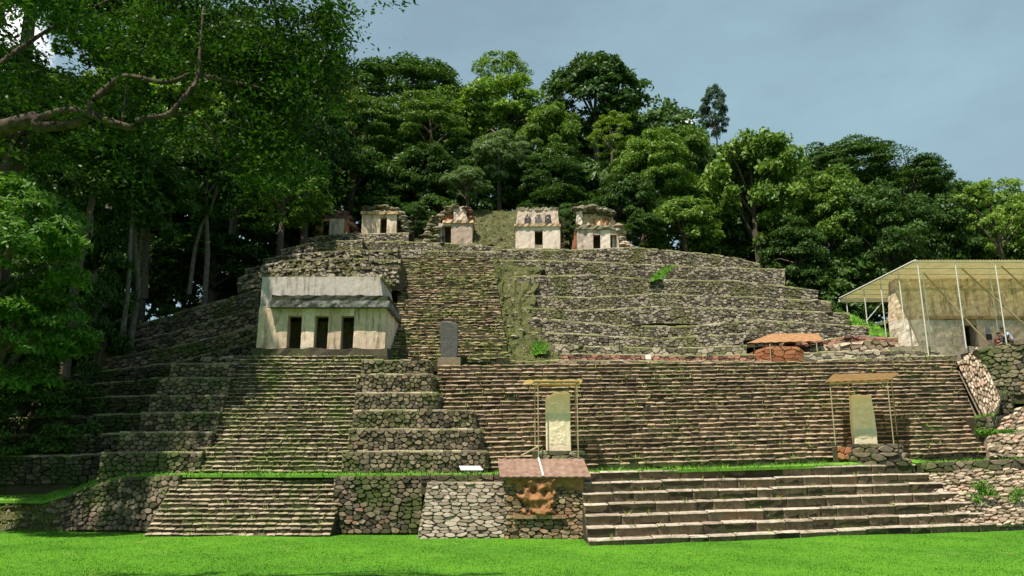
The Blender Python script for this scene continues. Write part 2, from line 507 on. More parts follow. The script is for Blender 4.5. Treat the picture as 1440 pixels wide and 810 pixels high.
# ------------------------------------------------------------------ masonry
def voronoi(Wd, Hd, cw, ch, rg, jit=0.44):
    """irregular stones filling a Wd x Hd face: list of polygons"""
    nr = max(1, round(Hd / ch))
    rows = []
    for r in range(nr):
        n = max(1, round(Wd / cw * rg.uniform(0.85, 1.15)))
        off = rg.uniform(0, 1)
        row = []
        for c in range(-1, n + 1):
            if rg.random() < 0.08:
                continue
            x = (c + off + rg.uniform(-jit, jit)) * Wd / n
            y = (r + 0.5 + rg.uniform(-jit, jit) * 0.8) * Hd / nr
            row.append((x, y))
        rows.append(row)
    asp = cw / ch
    cells = []
    for r, row in enumerate(rows):
        cand = [q for rr in range(max(0, r - 2), min(nr, r + 3)) for q in rows[rr]]
        for (x, y) in row:
            if x < 0 or x > Wd:
                pass
            poly = [(max(0, x - 1.6 * cw), max(0, y - 1.8 * ch)), (min(Wd, x + 1.6 * cw), max(0, y - 1.8 * ch)),
                    (min(Wd, x + 1.6 * cw), min(Hd, y + 1.8 * ch)), (max(0, x - 1.6 * cw), min(Hd, y + 1.8 * ch))]
            if poly[1][0] <= poly[0][0] or poly[2][1] <= poly[1][1]:
                continue
            for (qx, qy) in cand:
                ddx, ddy = qx - x, qy - y
                if (ddx == 0 and ddy == 0) or abs(ddx) > 3.0 * cw:
                    continue
                nx, ny = ddx / (asp * asp), ddy
                k = nx * (x + qx) * 0.5 + ny * (y + qy) * 0.5
                res = []
                px, py = poly[-1]
                pd = nx * px + ny * py - k
                for (ax, ay) in poly:
                    ad = nx * ax + ny * ay - k
                    if (ad <= 0) != (pd <= 0):
                        t = pd / (pd - ad)
                        res.append((px + (ax - px) * t, py + (ay - py) * t))
                    if ad <= 0:
                        res.append((ax, ay))
                    px, py, pd = ax, ay, ad
                poly = res
                if len(poly) < 3:
                    break
            if len(poly) >= 3:
                cells.append(poly)
    return cells


class Patch:
    """a ruled face between a bottom and a top polyline (world points, left to right seen from the front)"""

    def __init__(self, bot, top):
        self.b = [V3(p) for p in bot]
        self.t = [V3(p) for p in top]
        ls = [((self.b[i + 1] - self.b[i]).length + (self.t[i + 1] - self.t[i]).length) / 2 for i in range(len(bot) - 1)]
        self.W = sum(ls)
        self.cum = [0]
        for l in ls:
            self.cum.append(self.cum[-1] + l)
        hs_ = [(self.t[i] - self.b[i]).length for i in range(len(bot))]
        self.Hm = sum(hs_) / len(hs_)
        self.n = []
        for i in range(len(bot) - 1):
            ds = (self.b[i + 1] - self.b[i]) + (self.t[i + 1] - self.t[i])
            dt = (self.t[i] - self.b[i]) + (self.t[i + 1] - self.b[i + 1])
            self.n.append(ds.cross(dt).normalized())

    def at(self, s, t):
        s = min(max(s, 0), self.W - 1e-6)
        i = 0
        while i < len(self.cum) - 2 and s >= self.cum[i + 1]:
            i += 1
        f = (s - self.cum[i]) / max(1e-6, self.cum[i + 1] - self.cum[i])
        b = self.b[i].lerp(self.b[i + 1], f)
        tp = self.t[i].lerp(self.t[i + 1], f)
        return b.lerp(tp, t), self.n[i]


def lay_stones(patch, cw, ch, rg, depth=0.08, gap=0.025, rich=True, jit=0.44):
    """stones as (area, verts, faces, centre)"""
    res = []
    for poly in voronoi(patch.W, patch.Hm, cw, ch, rg, jit):
        cx = sum(p[0] for p in poly) / len(poly)
        cy = sum(p[1] for p in poly) / len(poly)
        rad = sum(math.hypot(p[0] - cx, (p[1] - cy)) for p in poly) / len(poly)
        if rad < 0.03:
            continue
        area = 0.5 * abs(sum(poly[i - 1][0] * poly[i][1] - poly[i][0] * poly[i - 1][1] for i in range(len(poly))))
        if rich:        # round the corners off
            cut = []
            for i in range(len(poly)):
                p, nx_ = poly[i], poly[(i + 1) % len(poly)]
                k1, k2 = rg.uniform(0.16, 0.3), rg.uniform(0.7, 0.84)
                cut.append((p[0] + (nx_[0] - p[0]) * k1, p[1] + (nx_[1] - p[1]) * k1))
                cut.append((p[0] + (nx_[0] - p[0]) * k2, p[1] + (nx_[1] - p[1]) * k2))
            poly = cut
        # drop very short edges
        q = []
        for p in poly:
            if not q or math.hypot(p[0] - q[-1][0], p[1] - q[-1][1]) > (0.3 if rich else 0.12) * rad:
                q.append(p)
        if len(q) < 3:
            continue
        s1 = max(0.35, 1 - gap * rg.uniform(0.35, 0.9) / rad)
        s2 = s1 * rg.uniform(0.74, 0.9)
        d = depth * rg.uniform(0.3, 1.4)
        tx, ty = rg.uniform(-0.25, 0.25), rg.uniform(-0.35, 0.25)
        rings = [(s1 * 1.0, -0.05, 0), (s1 * 0.985, d * 0.55, 0.3), (s2, d, 1.0)] if rich else [(s1, -0.04, 0), (s1 * 0.86, d, 0.7)]
        vs = []
        for (sc, off, tl) in rings:
            for p in q:
                px, py = cx + (p[0] - cx) * sc, cy + (p[1] - cy) * sc
                pt, n = patch.at(px, py / patch.Hm)
                o_ = off + tl * d * (tx * (p[0] - cx) + ty * (p[1] - cy)) / rad * 0.8
                vs.append(pt + n * o_)
        k = len(q)
        fs = []
        for ri in range(len(rings) - 1):
            for j in range(k):
                a, b = ri * k + j, ri * k + (j + 1) % k
                fs.append((a, b, b + k, a + k))
        fs.append(tuple((len(rings) - 1) * k + j for j in range(k)))
        c, _ = patch.at(cx, cy / patch.Hm)
        res.append((area, vs, fs, c))
    return res


ROCKS = []
LEDGE = []      # (point, spread, kind) where grass grows


def core(name, patch, back, mat, parent, foot=0.4, rec=0.03, top_drop=0.0):
    mb = MB()
    n = len(patch.b)
    vs, fs = [], []
    for i in range(n):
        nm = patch.n[min(i, len(patch.n) - 1)]
        b = patch.b[i] - nm * rec - Vector((0, 0, foot))
        t = patch.t[i] - nm * rec - Vector((0, 0, top_drop))
        bk = Vector(back)
        vs += [b, t, t + bk, b + bk]
    for i in range(n - 1):
        a, c = i * 4, (i + 1) * 4
        fs += [(a, c, c + 1, a + 1), (a + 1, c + 1, c + 2, a + 2), (a + 2, c + 2, c + 3, a + 3)]
    fs += [(0, 1, 2, 3), (4 * n - 4, 4 * n - 1, 4 * n - 2, 4 * n - 3)]
    mb.add(vs, fs)
    return mb.build(name, mat, parent)


def place_stones(parent, stones, mat, limit=300, big=True):
    """largest stones one object each, the rest one stuff part"""
    stones = sorted(stones, key=lambda q: -q[0])
    single = stones[:limit] if big else []
    rest = stones[limit:] if big else stones
    for (a, vs, fs, c) in single:
        mk('stone', vs, fs, mat, parent, c)
    if rest:
        mb = MB()
        for (a, vs, fs, c) in rest:
            mb.add(vs, fs)
        o = mb.build('small_stones', mat, parent)
        o['kind'] = 'stuff'


def wall(name, label, cat, bot, top, mat, cw, ch, back=(0, 2.5, 0), depth=0.08, gap=0.025, big=True, limit=300, group=None,
         coremat='mortar', grass=0.0, gkind='ledge', seed=None, rich=None, parent=None, jit=0.44):
    rg = random.Random(seed if seed is not None else hash_(label))
    patch = Patch(bot, top)
    t = parent or thing(name, label, cat, (patch.b[0] + patch.b[-1]) / 2, group)
    core('core', patch, back, M[coremat], t)
    st = lay_stones(patch, cw, ch, rg, depth, gap, big if rich is None else rich, jit)
    place_stones(t, st, M[mat], limit, big)
    if name == 'terrace_wall':
        coping(patch, t, rg, 'cap', 0.08)
    if grass > 0:
        k = int(patch.W * grass)
        for _ in range(k):
            p, n = patch.at(rg.uniform(0, patch.W), 1.0)
            LEDGE.append((p + Vector((0, rg.uniform(-0.02, 0.35), -0.02)), gkind))
            if name == 'terrace_wall' and rg.random() < 0.06:
                ROCKS.append((p + Vector((0, rg.uniform(-0.05, 0.6), 0.02)), rg.uniform(0.1, 0.26)))
    return t


def coping(patch, parent, rg, mat='cap', th=0.085, ln=0.42, over=0.05):
    """a row of thin added slabs, pale to stand in for sunlit grass edges, along the top edge of a wall, one part"""
    mb = MB()
    s = 0.0
    while s < patch.W - 0.02:
        w = min(ln * rg.uniform(0.5, 1.6), patch.W - s)
        if rg.random() > 0.08:
            p0, n0 = patch.at(s + 0.008, 1.0)
            p1, n1 = patch.at(s + w - 0.008, 1.0)
            up = Vector((0, 0, th * rg.uniform(0.7, 1.3)))
            ov = over * rg.uniform(0.3, 1.5)
            nh = Vector((n0.x, n0.y, 0)).normalized()
            f0, f1 = p0 + nh * ov, p1 + nh * (ov + rg.uniform(-0.02, 0.02))
            lo = Vector((0, 0, -th * 0.45))
            b0, b1 = p0 - nh * rg.uniform(0.3, 0.45), p1 - nh * rg.uniform(0.3, 0.45)
            j0, j1 = Vector((0, 0, rg.uniform(-0.015, 0.015))), Vector((0, 0, rg.uniform(-0.015, 0.015)))
            e0, e1 = f0 - nh * 0.07 + up * 0.9 + j0, f1 - nh * 0.07 + up * 0.9 + j1
            mb.add([f0 + lo, f1 + lo, f0 + up * 0.35 + j0, f1 + up * 0.35 + j1, e0, e1, b0 + up, b1 + up, b0 + lo, b1 + lo],
                   [(0, 1, 3, 2), (2, 3, 5, 4), (4, 5, 7, 6), (0, 2, 4, 6, 8), (1, 9, 7, 5, 3), (8, 9, 1, 0)])
        s += w
    o = mb.build('coping', M[mat], parent)
    o['kind'] = 'stuff'
    return o


def hash_(s):
    h = 7
    for ch in s:
        h = (h * 31 + ord(ch)) % 1000003
    return h


def step_stone(p0, p1, back, h, rg, er):
    """one block of a step: p0, p1 its front foot corners, back the horizontal run vector, h its height"""
    d = (p1 - p0)
    L = d.length
    e = d.normalized()
    bk = back.normalized()
    run = back.length + 0.12
    g = rg.uniform(0.006, 0.02)
    h2 = h * rg.uniform(1.0 - 0.06 * er, 1.0 + 0.05 * er)
    fo = rg.uniform(-0.018, 0.018) * er
    w1, w2 = rg.uniform(-0.05, 0.05), rg.uniform(-0.04, 0.04)
    k1 = min(0.36, 0.058 / h)
    prof = [(0.075, 0.0), (0.05, 1 - 1.4 * k1 + w1), (0.0, 1 - k1 + w1 * 0.5), (0.035, 1 - 0.28 * k1 + w2 * 0.3), (0.12, 1.0), (run, 1.01)]
    vs = []
    cuts = (0.0, rg.uniform(0.35, 0.65), 1.0) if L > 0.25 else (0.0, 1.0)
    if L > 0.9:
        cuts = (0.0, 0.04, rg.uniform(0.2, 0.3), rg.uniform(0.45, 0.55), rg.uniform(0.7, 0.8), 0.96, 1.0)
    for c in cuts:
        s = g + (L - 2 * g) * c
        rnd = 0.013 * er
        eend = 0.03 if c in (0.0, 1.0) else 0.0
        for (y, z) in prof:
            zz = z * h2 + (rg.uniform(-rnd, rnd) if z > 0.2 else 0) - (eend * 0.5 if z > 0.85 else 0)
            vs.append(p0 + e * (s + rg.uniform(-rnd, rnd) * 0.5) + bk * (y + fo + rg.uniform(-rnd, rnd) + (eend if z > 0.1 and y < 0.2 else 0)) + Vector((0, 0, zz)))
    k = len(prof)
    fs = []
    for i in range(len(cuts) - 1):
        for j in range(k - 1):
            a = i * k + j
            fs.append((a, a + k, a + k + 1, a + 1))
    fs.append(tuple(range(k)))
    fs.append(tuple((len(cuts) - 1) * k + j for j in reversed(range(k))))
    WORN = [j % (k - 1) >= 2 for j in range((len(cuts) - 1) * (k - 1))] + [False, False]
    return vs, fs, WORN


def stairs(name, label, cat, BL, BR, TL, TR, n, mat, sl, er=1.0, singles=300, miss=0.0, fill_back=0.0, grass=0.0, gkind='ledge',
           shape=None, seed=1, coremat='mortar', from_row=0, trim=None):
    """n steps between bottom and top lines; shape(i, n) gives extra (left, right) offsets along the length"""
    rg = random.Random(seed)
    BL, BR, TL, TR = map(V3, (BL, BR, TL, TR))
    t = thing(name, label, cat, (BL + BR) / 2)
    cnt = 0
    rest = MB()
    restw = []
    for i in range(n):
        a, b = i / n, (i + 1) / n
        l0, r0 = BL.lerp(TL, a), BR.lerp(TR, a)
        l1, r1 = BL.lerp(TL, b), BR.lerp(TR, b)
        if trim:
            fl, fr = trim(i, n)
            e = (r0 - l0)
            l0, r0 = l0 + e * fl, r0 + e * fr
            e = (r1 - l1)
            l1, r1 = l1 + e * fl, r1 + e * fr
        run = Vector(((l1 - l0).x + (r1 - r0).x, (l1 - l0).y + (r1 - r0).y, 0)) / 2
        run.x = 0
        hl, hr = l1.z - l0.z, r1.z - r0.z
        # backing of the step
        back = Vector((0, (TL.y + TR.y) / 2 - (l0.y + r0.y) / 2 + 0.3 + fill_back, 0))
        o0 = Vector((0, 0.07, 0))
        ins = (r0 - l0).normalized() * 0.02
        mb = MB()
        zl, zr = Vector((0, 0, hl - 0.035)), Vector((0, 0, hr - 0.035))
        dn = Vector((0, 0, 0.035 if i else 0.5))
        A, B_ = l0 + o0 + ins, r0 + o0 - ins
        mb.add([A - dn, B_ - dn, B_ - dn + back, A - dn + back, A + zl, B_ + zl * 0 + zr, B_ + zr + back, A + zl + back],
               [(4, 5, 6, 7), (0, 1, 5, 4), (1, 2, 6, 5), (2, 3, 7, 6), (3, 0, 4, 7)])
        so = mb.build('step', M[coremat], t)
        # blocks
        Lx = (r0 - l0).length
        s = 0.0
        while s < Lx - 0.05:
            w = sl * rg.uniform(0.55, 1.5)
            if Lx - s - w < sl * 0.4:
                w = Lx - s
            q0, q1 = l0.lerp(r0, s / Lx), l0.lerp(r0, (s + w) / Lx)
            hh = hl + (hr - hl) * (s / Lx)
            und = 0.012 * er * math.sin(s * 1.1 + i * 2.3) + 0.009 * er * math.sin(s * 2.7 + i)
            q0, q1 = q0 + Vector((0, und * 1.5, und)), q1 + Vector((0, und * 1.5, und))
            if rg.random() >= miss:
                vs, fs, wn_ = step_stone(q0, q1, run, hh, rg, er)
                if cnt < singles:
                    so_ = mk('stone', vs, fs, [M[mat], M[mat + '_worn']], so, (q0 + q1) / 2)
                    so_.data.polygons.foreach_set('material_index', [int(x) for x in wn_])
                    cnt += 1
                else:
                    rest.add(vs, fs)
                    restw += wn_
            s += w
        if grass > 0:
            for _ in range(int(Lx * grass)):
                p = l0.lerp(r0, rg.random()) + Vector((0, run.y * rg.uniform(0.15, 0.9), hl))
                LEDGE.append((p, gkind))
    if rest.v:
        o = rest.build('small_stones', [M[mat], M[mat + '_worn']], t)
        o.data.polygons.foreach_set('material_index', [int(x) for x in restw])
        o['kind'] = 'stuff'
    return t


# ------------------------------------------------------------------ the ground
def sstep(a, b, x):
    t = np.clip((x - a) / (b - a), 0, 1)
    return t * t * (3 - 2 * t)


PY = [0, 31.5, 33.2, 38.0, 39.5, 52.0, 54.0, 57.5, 64.0, 80.0, 130.0, 260.0]
PZ = [-0.6, -0.5, 1.2, 6.3, 6.6, 15.4, 16.8, 18.2, 23.0, 27.0, 30.0, 30.0]


def gh(x, y):
    x = np.asarray(x, dtype=float)
    y = np.asarray(y, dtype=float)
    z = np.interp(y, PY, PZ)
    # left flank falls away, right flank is a shelf for the roofed temple and then forest
    lf = 1 - 0.62 * sstep(-14, -40, x) - 0.0
    z = np.where(z > 0, z * lf, z)
    zr = np.interp(y, [0, 31.5, 33.2, 37, 39, 60, 80, 130], [-0.6, -0.5, 1.2, 5.0, 7.6, 8.3, 13, 18])
    k = sstep(18.5, 23, x)
    z = z * (1 - k) + np.minimum(z, zr) * k
    z = z - 6.0 * sstep(8, 14, x) * sstep(54.5, 58, y) * (1 - sstep(80, 100, y)) * (1 - k)
    return np.where(y < 58, z - 1.6 * (1 - sstep(54, 58, y)), z)


def gz(x, y):
    return float(gh(x, y))


xs = np.linspace(-160, 160, 161)
ys = np.concatenate([np.linspace(30, 70, 61), np.linspace(72, 260, 48)])
XX, YY = np.meshgrid(xs, ys)
ZZ = gh(XX, YY) + 0.12 * np.sin(XX * 0.9) * np.cos(YY * 0.7)
vv = np.stack([XX.ravel(), YY.ravel(), ZZ.ravel()], 1)
nx, ny = len(xs), len(ys)
ii = (np.arange(ny - 1)[:, None] * nx + np.arange(nx - 1)[None, :]).ravel()
qq = np.stack([ii, ii + 1, ii + 1 + nx, ii + nx], 1)
hill = bpy.data.objects.new('hillside', np_mesh('hillside', vv, qq, M['earth']))
COL.objects.link(hill)
hill['kind'] = 'structure'
hill['label'] = 'wooded hillside that carries the terraces and temples'

xs = np.linspace(-160, 160, 321)
ys = np.concatenate([np.linspace(-120, 10, 40), np.linspace(11, 36, 60)])
XX, YY = np.meshgrid(xs, ys)
ZZ = 0.035 * np.sin(XX * 0.55 + 1) * np.cos(YY * 0.4) + 0.02 * np.sin(XX * 1.7) * np.sin(YY * 1.3)
vv = np.stack([XX.ravel(), YY.ravel(), ZZ.ravel()], 1)
nx, ny = len(xs), len(ys)
ii = (np.arange(ny - 1)[:, None] * nx + np.arange(nx - 1)[None, :]).ravel()
qq = np.stack([ii, ii + 1, ii + 1 + nx, ii + nx], 1)
lawn = bpy.data.objects.new('lawn', np_mesh('lawn', vv, qq, M['lawn']))
COL.objects.link(lawn)
lawn['kind'] = 'structure'
lawn['label'] = 'bright green mown plaza lawn'


def blades(name, pts, hts, wid, mat, label, cat, lean=0.5, parent=None):
    n = len(pts)
    pts = np.asarray(pts, dtype=float)
    hts = np.asarray(hts, dtype=float)[:, None]
    ang = nrg.uniform(0, 2 * np.pi, n)
    d = np.stack([np.cos(ang), np.sin(ang), np.zeros(n)], 1)
    ln = nrg.normal(0, lean, (n, 2))
    tip = pts + np.concatenate([ln * hts, hts], 1)
    w = wid * nrg.uniform(0.6, 1.4, (n, 1))
    v = np.stack([pts - d * w, pts + d * w, tip], 1).reshape(-1, 3)
    q = np.arange(3 * n).reshape(-1, 3)
    o = bpy.data.objects.new(name, np_mesh(name, v, q, mat))
    COL.objects.link(o)
    o['kind'] = 'stuff'
    o['label'] = label
    o['category'] = cat
    return o


nb = 160000
yy = 17.5 + 16.5 * nrg.random(nb) ** 1.15
xx = (nrg.random(nb) * 2 - 1) * (yy * 0.70 + 1)
zz = 0.035 * np.sin(xx * 0.55 + 1) * np.cos(yy * 0.4) + 0.02 * np.sin(xx * 1.7) * np.sin(yy * 1.3)
blades('grass', np.stack([xx, yy, zz - 0.005], 1), nrg.uniform(0.015, 0.05, nb), 0.009, M['lawn'], 'short bright green grass of the plaza lawn', 'grass', 0.45)

# ------------------------------------------------------------------ front row: stairs and walls above the lawn
def front(u_list, ytop=None):
    pass


# lower left stairway, 13 steps
a, b = G(207, 754), G(461, 756)
y0 = (a.y + b.y) / 2
TLz = P(247, 668, y0 + 2.5)
stairs('stairway', 'lower left stairway of thirteen mossy steps rising straight from the lawn', 'stairway',
       (a.x, y0, -0.05), (b.x, y0, -0.05), (a.x, y0 + 2.5, TLz.z), (b.x, y0 + 2.5, TLz.z), 13, 'leftstep', 0.33, 1.0, 300, seed=3, grass=0.8)
zT = TLz.z
# upper left stairway
uy0, uy1 = y0 + 2.8, y0 + 7.0
pL, pR = P(265, 664, uy0), P(496, 664, uy0)
pT = P(322, 500, uy1)
pT2 = P(525, 503, uy1)
stairs('stairway', 'upper left stairway of many narrow mossy steps below the three-doored temple', 'stairway',
       (pL.x, uy0, zT + 0.02), (pR.x, uy0, zT + 0.02), (pT.x, uy1, pT.z), (pT2.x, uy1, pT.z), 29, 'leftstep', 0.33, 1.1, 300, seed=4, grass=1.2)
zTemple = pT.z

# left lower wall with a rounded corner
def wpts(lst):
    """[(u_bottom, v_bottom, Y_bottom, u_top, v_top, Y_top)] -> bottom and top world polylines"""
    return [P(q[0], q[1], q[2]) for q in lst], [P(q[3], q[4], q[5]) for q in lst]


b_, t_ = wpts([(88, 748, 33.25, 84, 704, 33.6), (110, 746, 33.0, 120, 686, 33.4), (170, 746, 32.6, 172, 671, 33.0), (246, 750, 31.9, 252, 668, 32.4)])
wall('retaining_wall', 'dark rounded rubble wall left of the lower left stairway', 'wall', b_, t_, 'dark', 0.26, 0.18, gap=0.014, depth=0.1, grass=3, gkind='fresh')
b_, t_ = wpts([(466, 751, 31.6, 470, 670, 31.9), (592, 750, 31.6, 596, 668, 31.9)])
wall('retaining_wall', 'dark mossy rubble wall between the lower left stairway and the pale wall', 'wall', b_, t_, 'dark', 0.29, 0.165, gap=0.014, depth=0.1, grass=9, gkind='fresh')
a, b = G(586, 757), G(717, 757)
b_, t_ = [(a.x, a.y, -0.1), (b.x, b.y, -0.1)], [P(601, 678, a.y + 0.5), P(716, 678, b.y + 0.5)]
wall('retaining_wall', 'pale sunlit wall of thin flat stones left of the orange mask', 'wall', b_, t_, 'pale', 0.36, 0.125, gap=0.012, depth=0.07, coremat='palemortar', grass=0, jit=0.36)
# dark earth course above the pale wall
b_, t_ = wpts([(592, 681, 31.4, 592, 668, 31.4), (718, 681, 31.4, 718, 667, 31.4)])
wall('kerb_course', 'low dark stone course along the top of the pale wall', 'wall', b_, t_, 'dark', 0.5, 0.22, gap=0.025, grass=9, gkind='fresh')

# mask wall, with the ruined stucco relief
ga, gb = G(706, 759), G(826, 759)
my = ga.y + 0.15
mwx0, mwx1 = P(709, 757, my).x, P(823, 757, my).x
ztm = P(760, 668, my).z
b_ = [(mwx0, my, -0.1), (mwx1, my, -0.1), (mwx1, my + 2.4, -0.1)]
t_ = [(mwx0 - 0.03, my + 0.15, ztm - 0.1), (mwx1 - 0.02, my + 0.15, ztm - 0.1), (mwx1 - 0.02, my + 2.4, ztm - 0.1)]
maskwall = wall('masonry_wall', 'ochre rubble wall carrying a ruined orange relief under a rusty sheet', 'wall', b_, t_, 'maskstone', 0.3, 0.12, gap=0.014, depth=0.07, back=(0, 1.2, 0))
# relief: a lumpy frame with hollows, part of the wall
def relief(u0, u1, v0, v1, Y, fn, mat, name, parent, nu=34, nv=30):
    vs, fs = [], []
    for j in range(nv + 1):
        for i in range(nu + 1):
            fu, fv = i / nu, j / nv
            p = P(u0 + (u1 - u0) * fu, v1 + (v0 - v1) * fv, Y)
            d = fn(fu, fv)
            vs.append((p.x, p.y - d, p.z))
    for j in range(nv):
        for i in range(nu):
            a0 = j * (nu + 1) + i
            fs.append((a0, a0 + 1, a0 + nu + 2, a0 + nu + 1))
    return mk(name, vs, fs, mat, parent, smooth=True)


def bump2(fu, fv, cx, cy, rx, ry):
    return math.exp(-((fu - cx) / rx) ** 2 - ((fv - cy) / ry) ** 2)


nzr = random.Random(5)
NZ = [[nzr.uniform(-1, 1) for _ in range(70)] for _ in range(70)]


MB_ = [(nzr.uniform(0.1, 0.9), nzr.uniform(0.05, 0.95), nzr.uniform(0.03, 0.12), nzr.uniform(0.02, 0.09), nzr.uniform(-0.09, 0.11)) for _ in range(60)]


def mask_fn(u, v):
    d = 0.1 + sum(h_ * bump2(u, v, a_, b_, c_r, e_r) for (a_, b_, c_r, e_r, h_) in MB_)
    d -= 0.3 * bump2(u, v, 0.4, 0.6, 0.07, 0.08) + 0.22 * bump2(u, v, 0.63, 0.62, 0.08, 0.07) + 0.2 * bump2(u, v, 0.28, 0.2, 0.04, 0.16)
    d += 0.1 * bump2(u, v, 0.52, 0.42, 0.2, 0.05) + 0.07 * bump2(u, v, 0.55, 0.14, 0.25, 0.14)
    i, j = int(u * 33), int(v * 29)
    wob = 0.08 * math.sin(9 * u + 3) + 0.05 * math.sin(14 * v + 1) + 0.05 * math.sin(23 * (u + v)) + 0.03 * NZ[i][j]
    edge = min(u, 1 - u, v * 1.3, (1 - v) * 3) + wob - 0.06
    k = max(0.0, min(1.0, edge / 0.1))
    return (d + 0.03 * NZ[i][j] + 0.04) * k - 0.12 * (1 - k)


relief(722, 792, 668, 727, my + 0.02, mask_fn, M['stucco'], 'stucco_relief', maskwall)
relief(712, 820, 669, 692, my + 0.09, lambda u, v: 0.09 + 0.02 * NZ[int(u * 33)][int(v * 20)] - 0.22 * max(0, 0.55 - v + 0.25 * math.sin(11 * u) + 0.15 * math.sin(29 * u)), M['stucco'], 'stucco_band', maskwall, 60, 12)
mbx = MB()
pa, pb = P(722, 724, my), P(795, 729, my)
mbx.box(pa.x, pb.x, my - 0.14, my + 0.1, pb.z, pa.z)
mbx.build('ledge', M['maskstone'], maskwall)

# rusty sheet above the mask wall
rs = thing('sheet_roof', 'rusty brown sheet metal roof over the orange mask wall', 'roof', P(765, 668, my - 0.6))
Pn = [P(703, 670, my - 0.2), P(831, 670, my - 0.2)]
rb_y = my + 1.35
Pf = [P(700, 645, rb_y), P(820, 645, rb_y)]
for (k0, k1, nm) in ((0, 0.47, 'sheet'), (0.485, 1.0, 'sheet')):
    mb = MB()
    q = [Pn[0].lerp(Pn[1], k0), Pn[0].lerp(Pn[1], k1), Pf[0].lerp(Pf[1], k1), Pf[0].lerp(Pf[1], k0)]
    n_ = 12
    vs, fs = [], []
    for i in range(n_ + 1):
        w = 0.012 * math.cos(i * math.pi)
        for (e0, e1) in ((q[0], q[1]), (q[3], q[2])):
            p = e0.lerp(e1, i / n_)
            vs += [p + Vector((0, 0, w)), p + Vector((0, 0, w - 0.025))]
    for i in range(n_):
        a0, c0 = i * 4, (i + 1) * 4
        fs += [(a0, c0, c0 + 2, a0 + 2), (a0 + 3, c0 + 3, c0 + 1, a0 + 1), (a0 + 1, c0 + 1, c0, a0), (a0 + 2, c0 + 2, c0 + 3, a0 + 3)]
    mb.add(vs, fs)
    mb.build('sheet', M['rust'], rs)
mb = MB()
mb.tube([Pn[0].lerp(Pn[1], 0.4775) + Vector((0, -0.02, 0.025)), Pf[0].lerp(Pf[1], 0.4775) + Vector((0, 0, 0.025))], 0.03, 6)
mb.build('ridge_strip', M['white'], rs)
mb = MB()
for k in (0.01, 0.99):
    mb.tube([Pn[0].lerp(Pn[1], k) + Vector((0, 0.03, -0.05)), Pf[0].lerp(Pf[1], k) + Vector((0, 0, -0.05))], 0.03, 6)
mb.tube([Pn[0] + Vector((0, 0.04, -0.05)), Pn[1] + Vector((0, 0.04, -0.05))], 0.028, 6)
mb.build('frame', M['rust'], rs)

# wide lower stairway: seven courses of long blocks, right end farther away
A0, B0 = G(828, 768), G(1410, 746)
TL_ = P(834, 664, A0.y + 3.6)
TR_ = P(1292, 650, B0.y + 2.6)
TRb = B0.lerp(B0, 0)
tr7 = lambda i, n: (0.0, -0.0 - 0.024 * i)
stairs('stairway', 'broad lower stairway of seven long pale block steps right of the mask wall', 'stairway',
       (A0.x, A0.y, -0.16), (B0.x, B0.y, -0.1), (A0.x + 0.02, TL_.y, TL_.z), (B0.x, B0.y + 2.6, TR_.z), 7, 'bigstep', 1.3, 0.7, 300, seed=9, grass=1.0, trim=tr7)
# wide upper stairway
wL0, wR0 = P(596, 661, 33.2), P(1392, 640, 36.0)
wL1, wR1 = P(560, 514, 38.6), P(1342, 506, 40.0)
wL0.z = zT + 0.03
stairs('stairway', 'broad central stairway of two dozen brown steps behind both roofed stelae', 'stairway',
       wL0, wR0, (wL0.x, wL1.y, wL1.z), wR1, 24, 'widestep', 0.5, 1.1, 300, miss=0.012, seed=12, grass=0.8)
zW = wL1.z

# grass terrace between the lower and upper stairs
def sheet(name, pts_front, pts_back, mat, label, thick=0.12):
    vs, fs = [], []
    n = len(pts_front)
    for i in range(n):
        f_, k_ = V3(pts_front[i]), V3(pts_back[i])
        vs += [f_, k_, f_ - Vector((0, 0, thick))]
    for i in range(n - 1):
        a0, c0 = i * 3, (i + 1) * 3
        fs += [(a0, c0, c0 + 1, a0 + 1), (a0 + 2, c0 + 2, c0, a0)]
    o = mk(name, vs, fs, mat)
    o['kind'] = 'structure'
    o['label'] = label
    return o


zs = zT + 0.03
fr_ = [P(-160, 702, 34.2), P(60, 704, 33.75), P(96, 694, 33.8), P(135, 678, 33.5), P(180, 668, 33.1), (-14.6, 32.75, zs), (-7.5, 32.35, zs), (-6.5, 32.0, zs), (-3.5, 31.9, zs), (0, 31.7, zs + 0.01), (2.9, TL_.y - 0.1, TL_.z + 0.01), (9.5, TL_.y + 1.4, TL_.z + 0.18), P(1300, 650.5, 35.5), P(1440, 644, 36.3), P(1560, 640, 36.6)]
bk_ = [P(-160, 676, 37), P(40, 676, 37), P(60, 678, 37), P(120, 670, 37), P(150, 664, 36), (-14.6, 34.5, zs + 0.1), (-7.5, 34.5, zs + 0.1), (-6.5, 34.5, zs + 0.1), (-3.5, 34.5, zs + 0.1), (0, 34, zs + 0.1), (2.9, 34.6, zs + 0.12), (9.5, 35.6, zs + 0.3), P(1380, 641, 37.5), P(1440, 632, 38.5), P(1560, 628, 38.8)]
sheet('grass_terrace', fr_, bk_, M['fresh'], 'grassy ledge on top of the front walls')
for i in range(len(fr_) - 1):
    f0, f1, k0, k1 = map(V3, (fr_[i], fr_[i + 1], bk_[i], bk_[i + 1]))
    for _ in range(int((f1 - f0).length * 16)):
        s, q = rng.random(), rng.random() ** 2
        LEDGE.append((f0.lerp(f1, s).lerp(k0.lerp(k1, s), q * 0.8), 'fresh'))

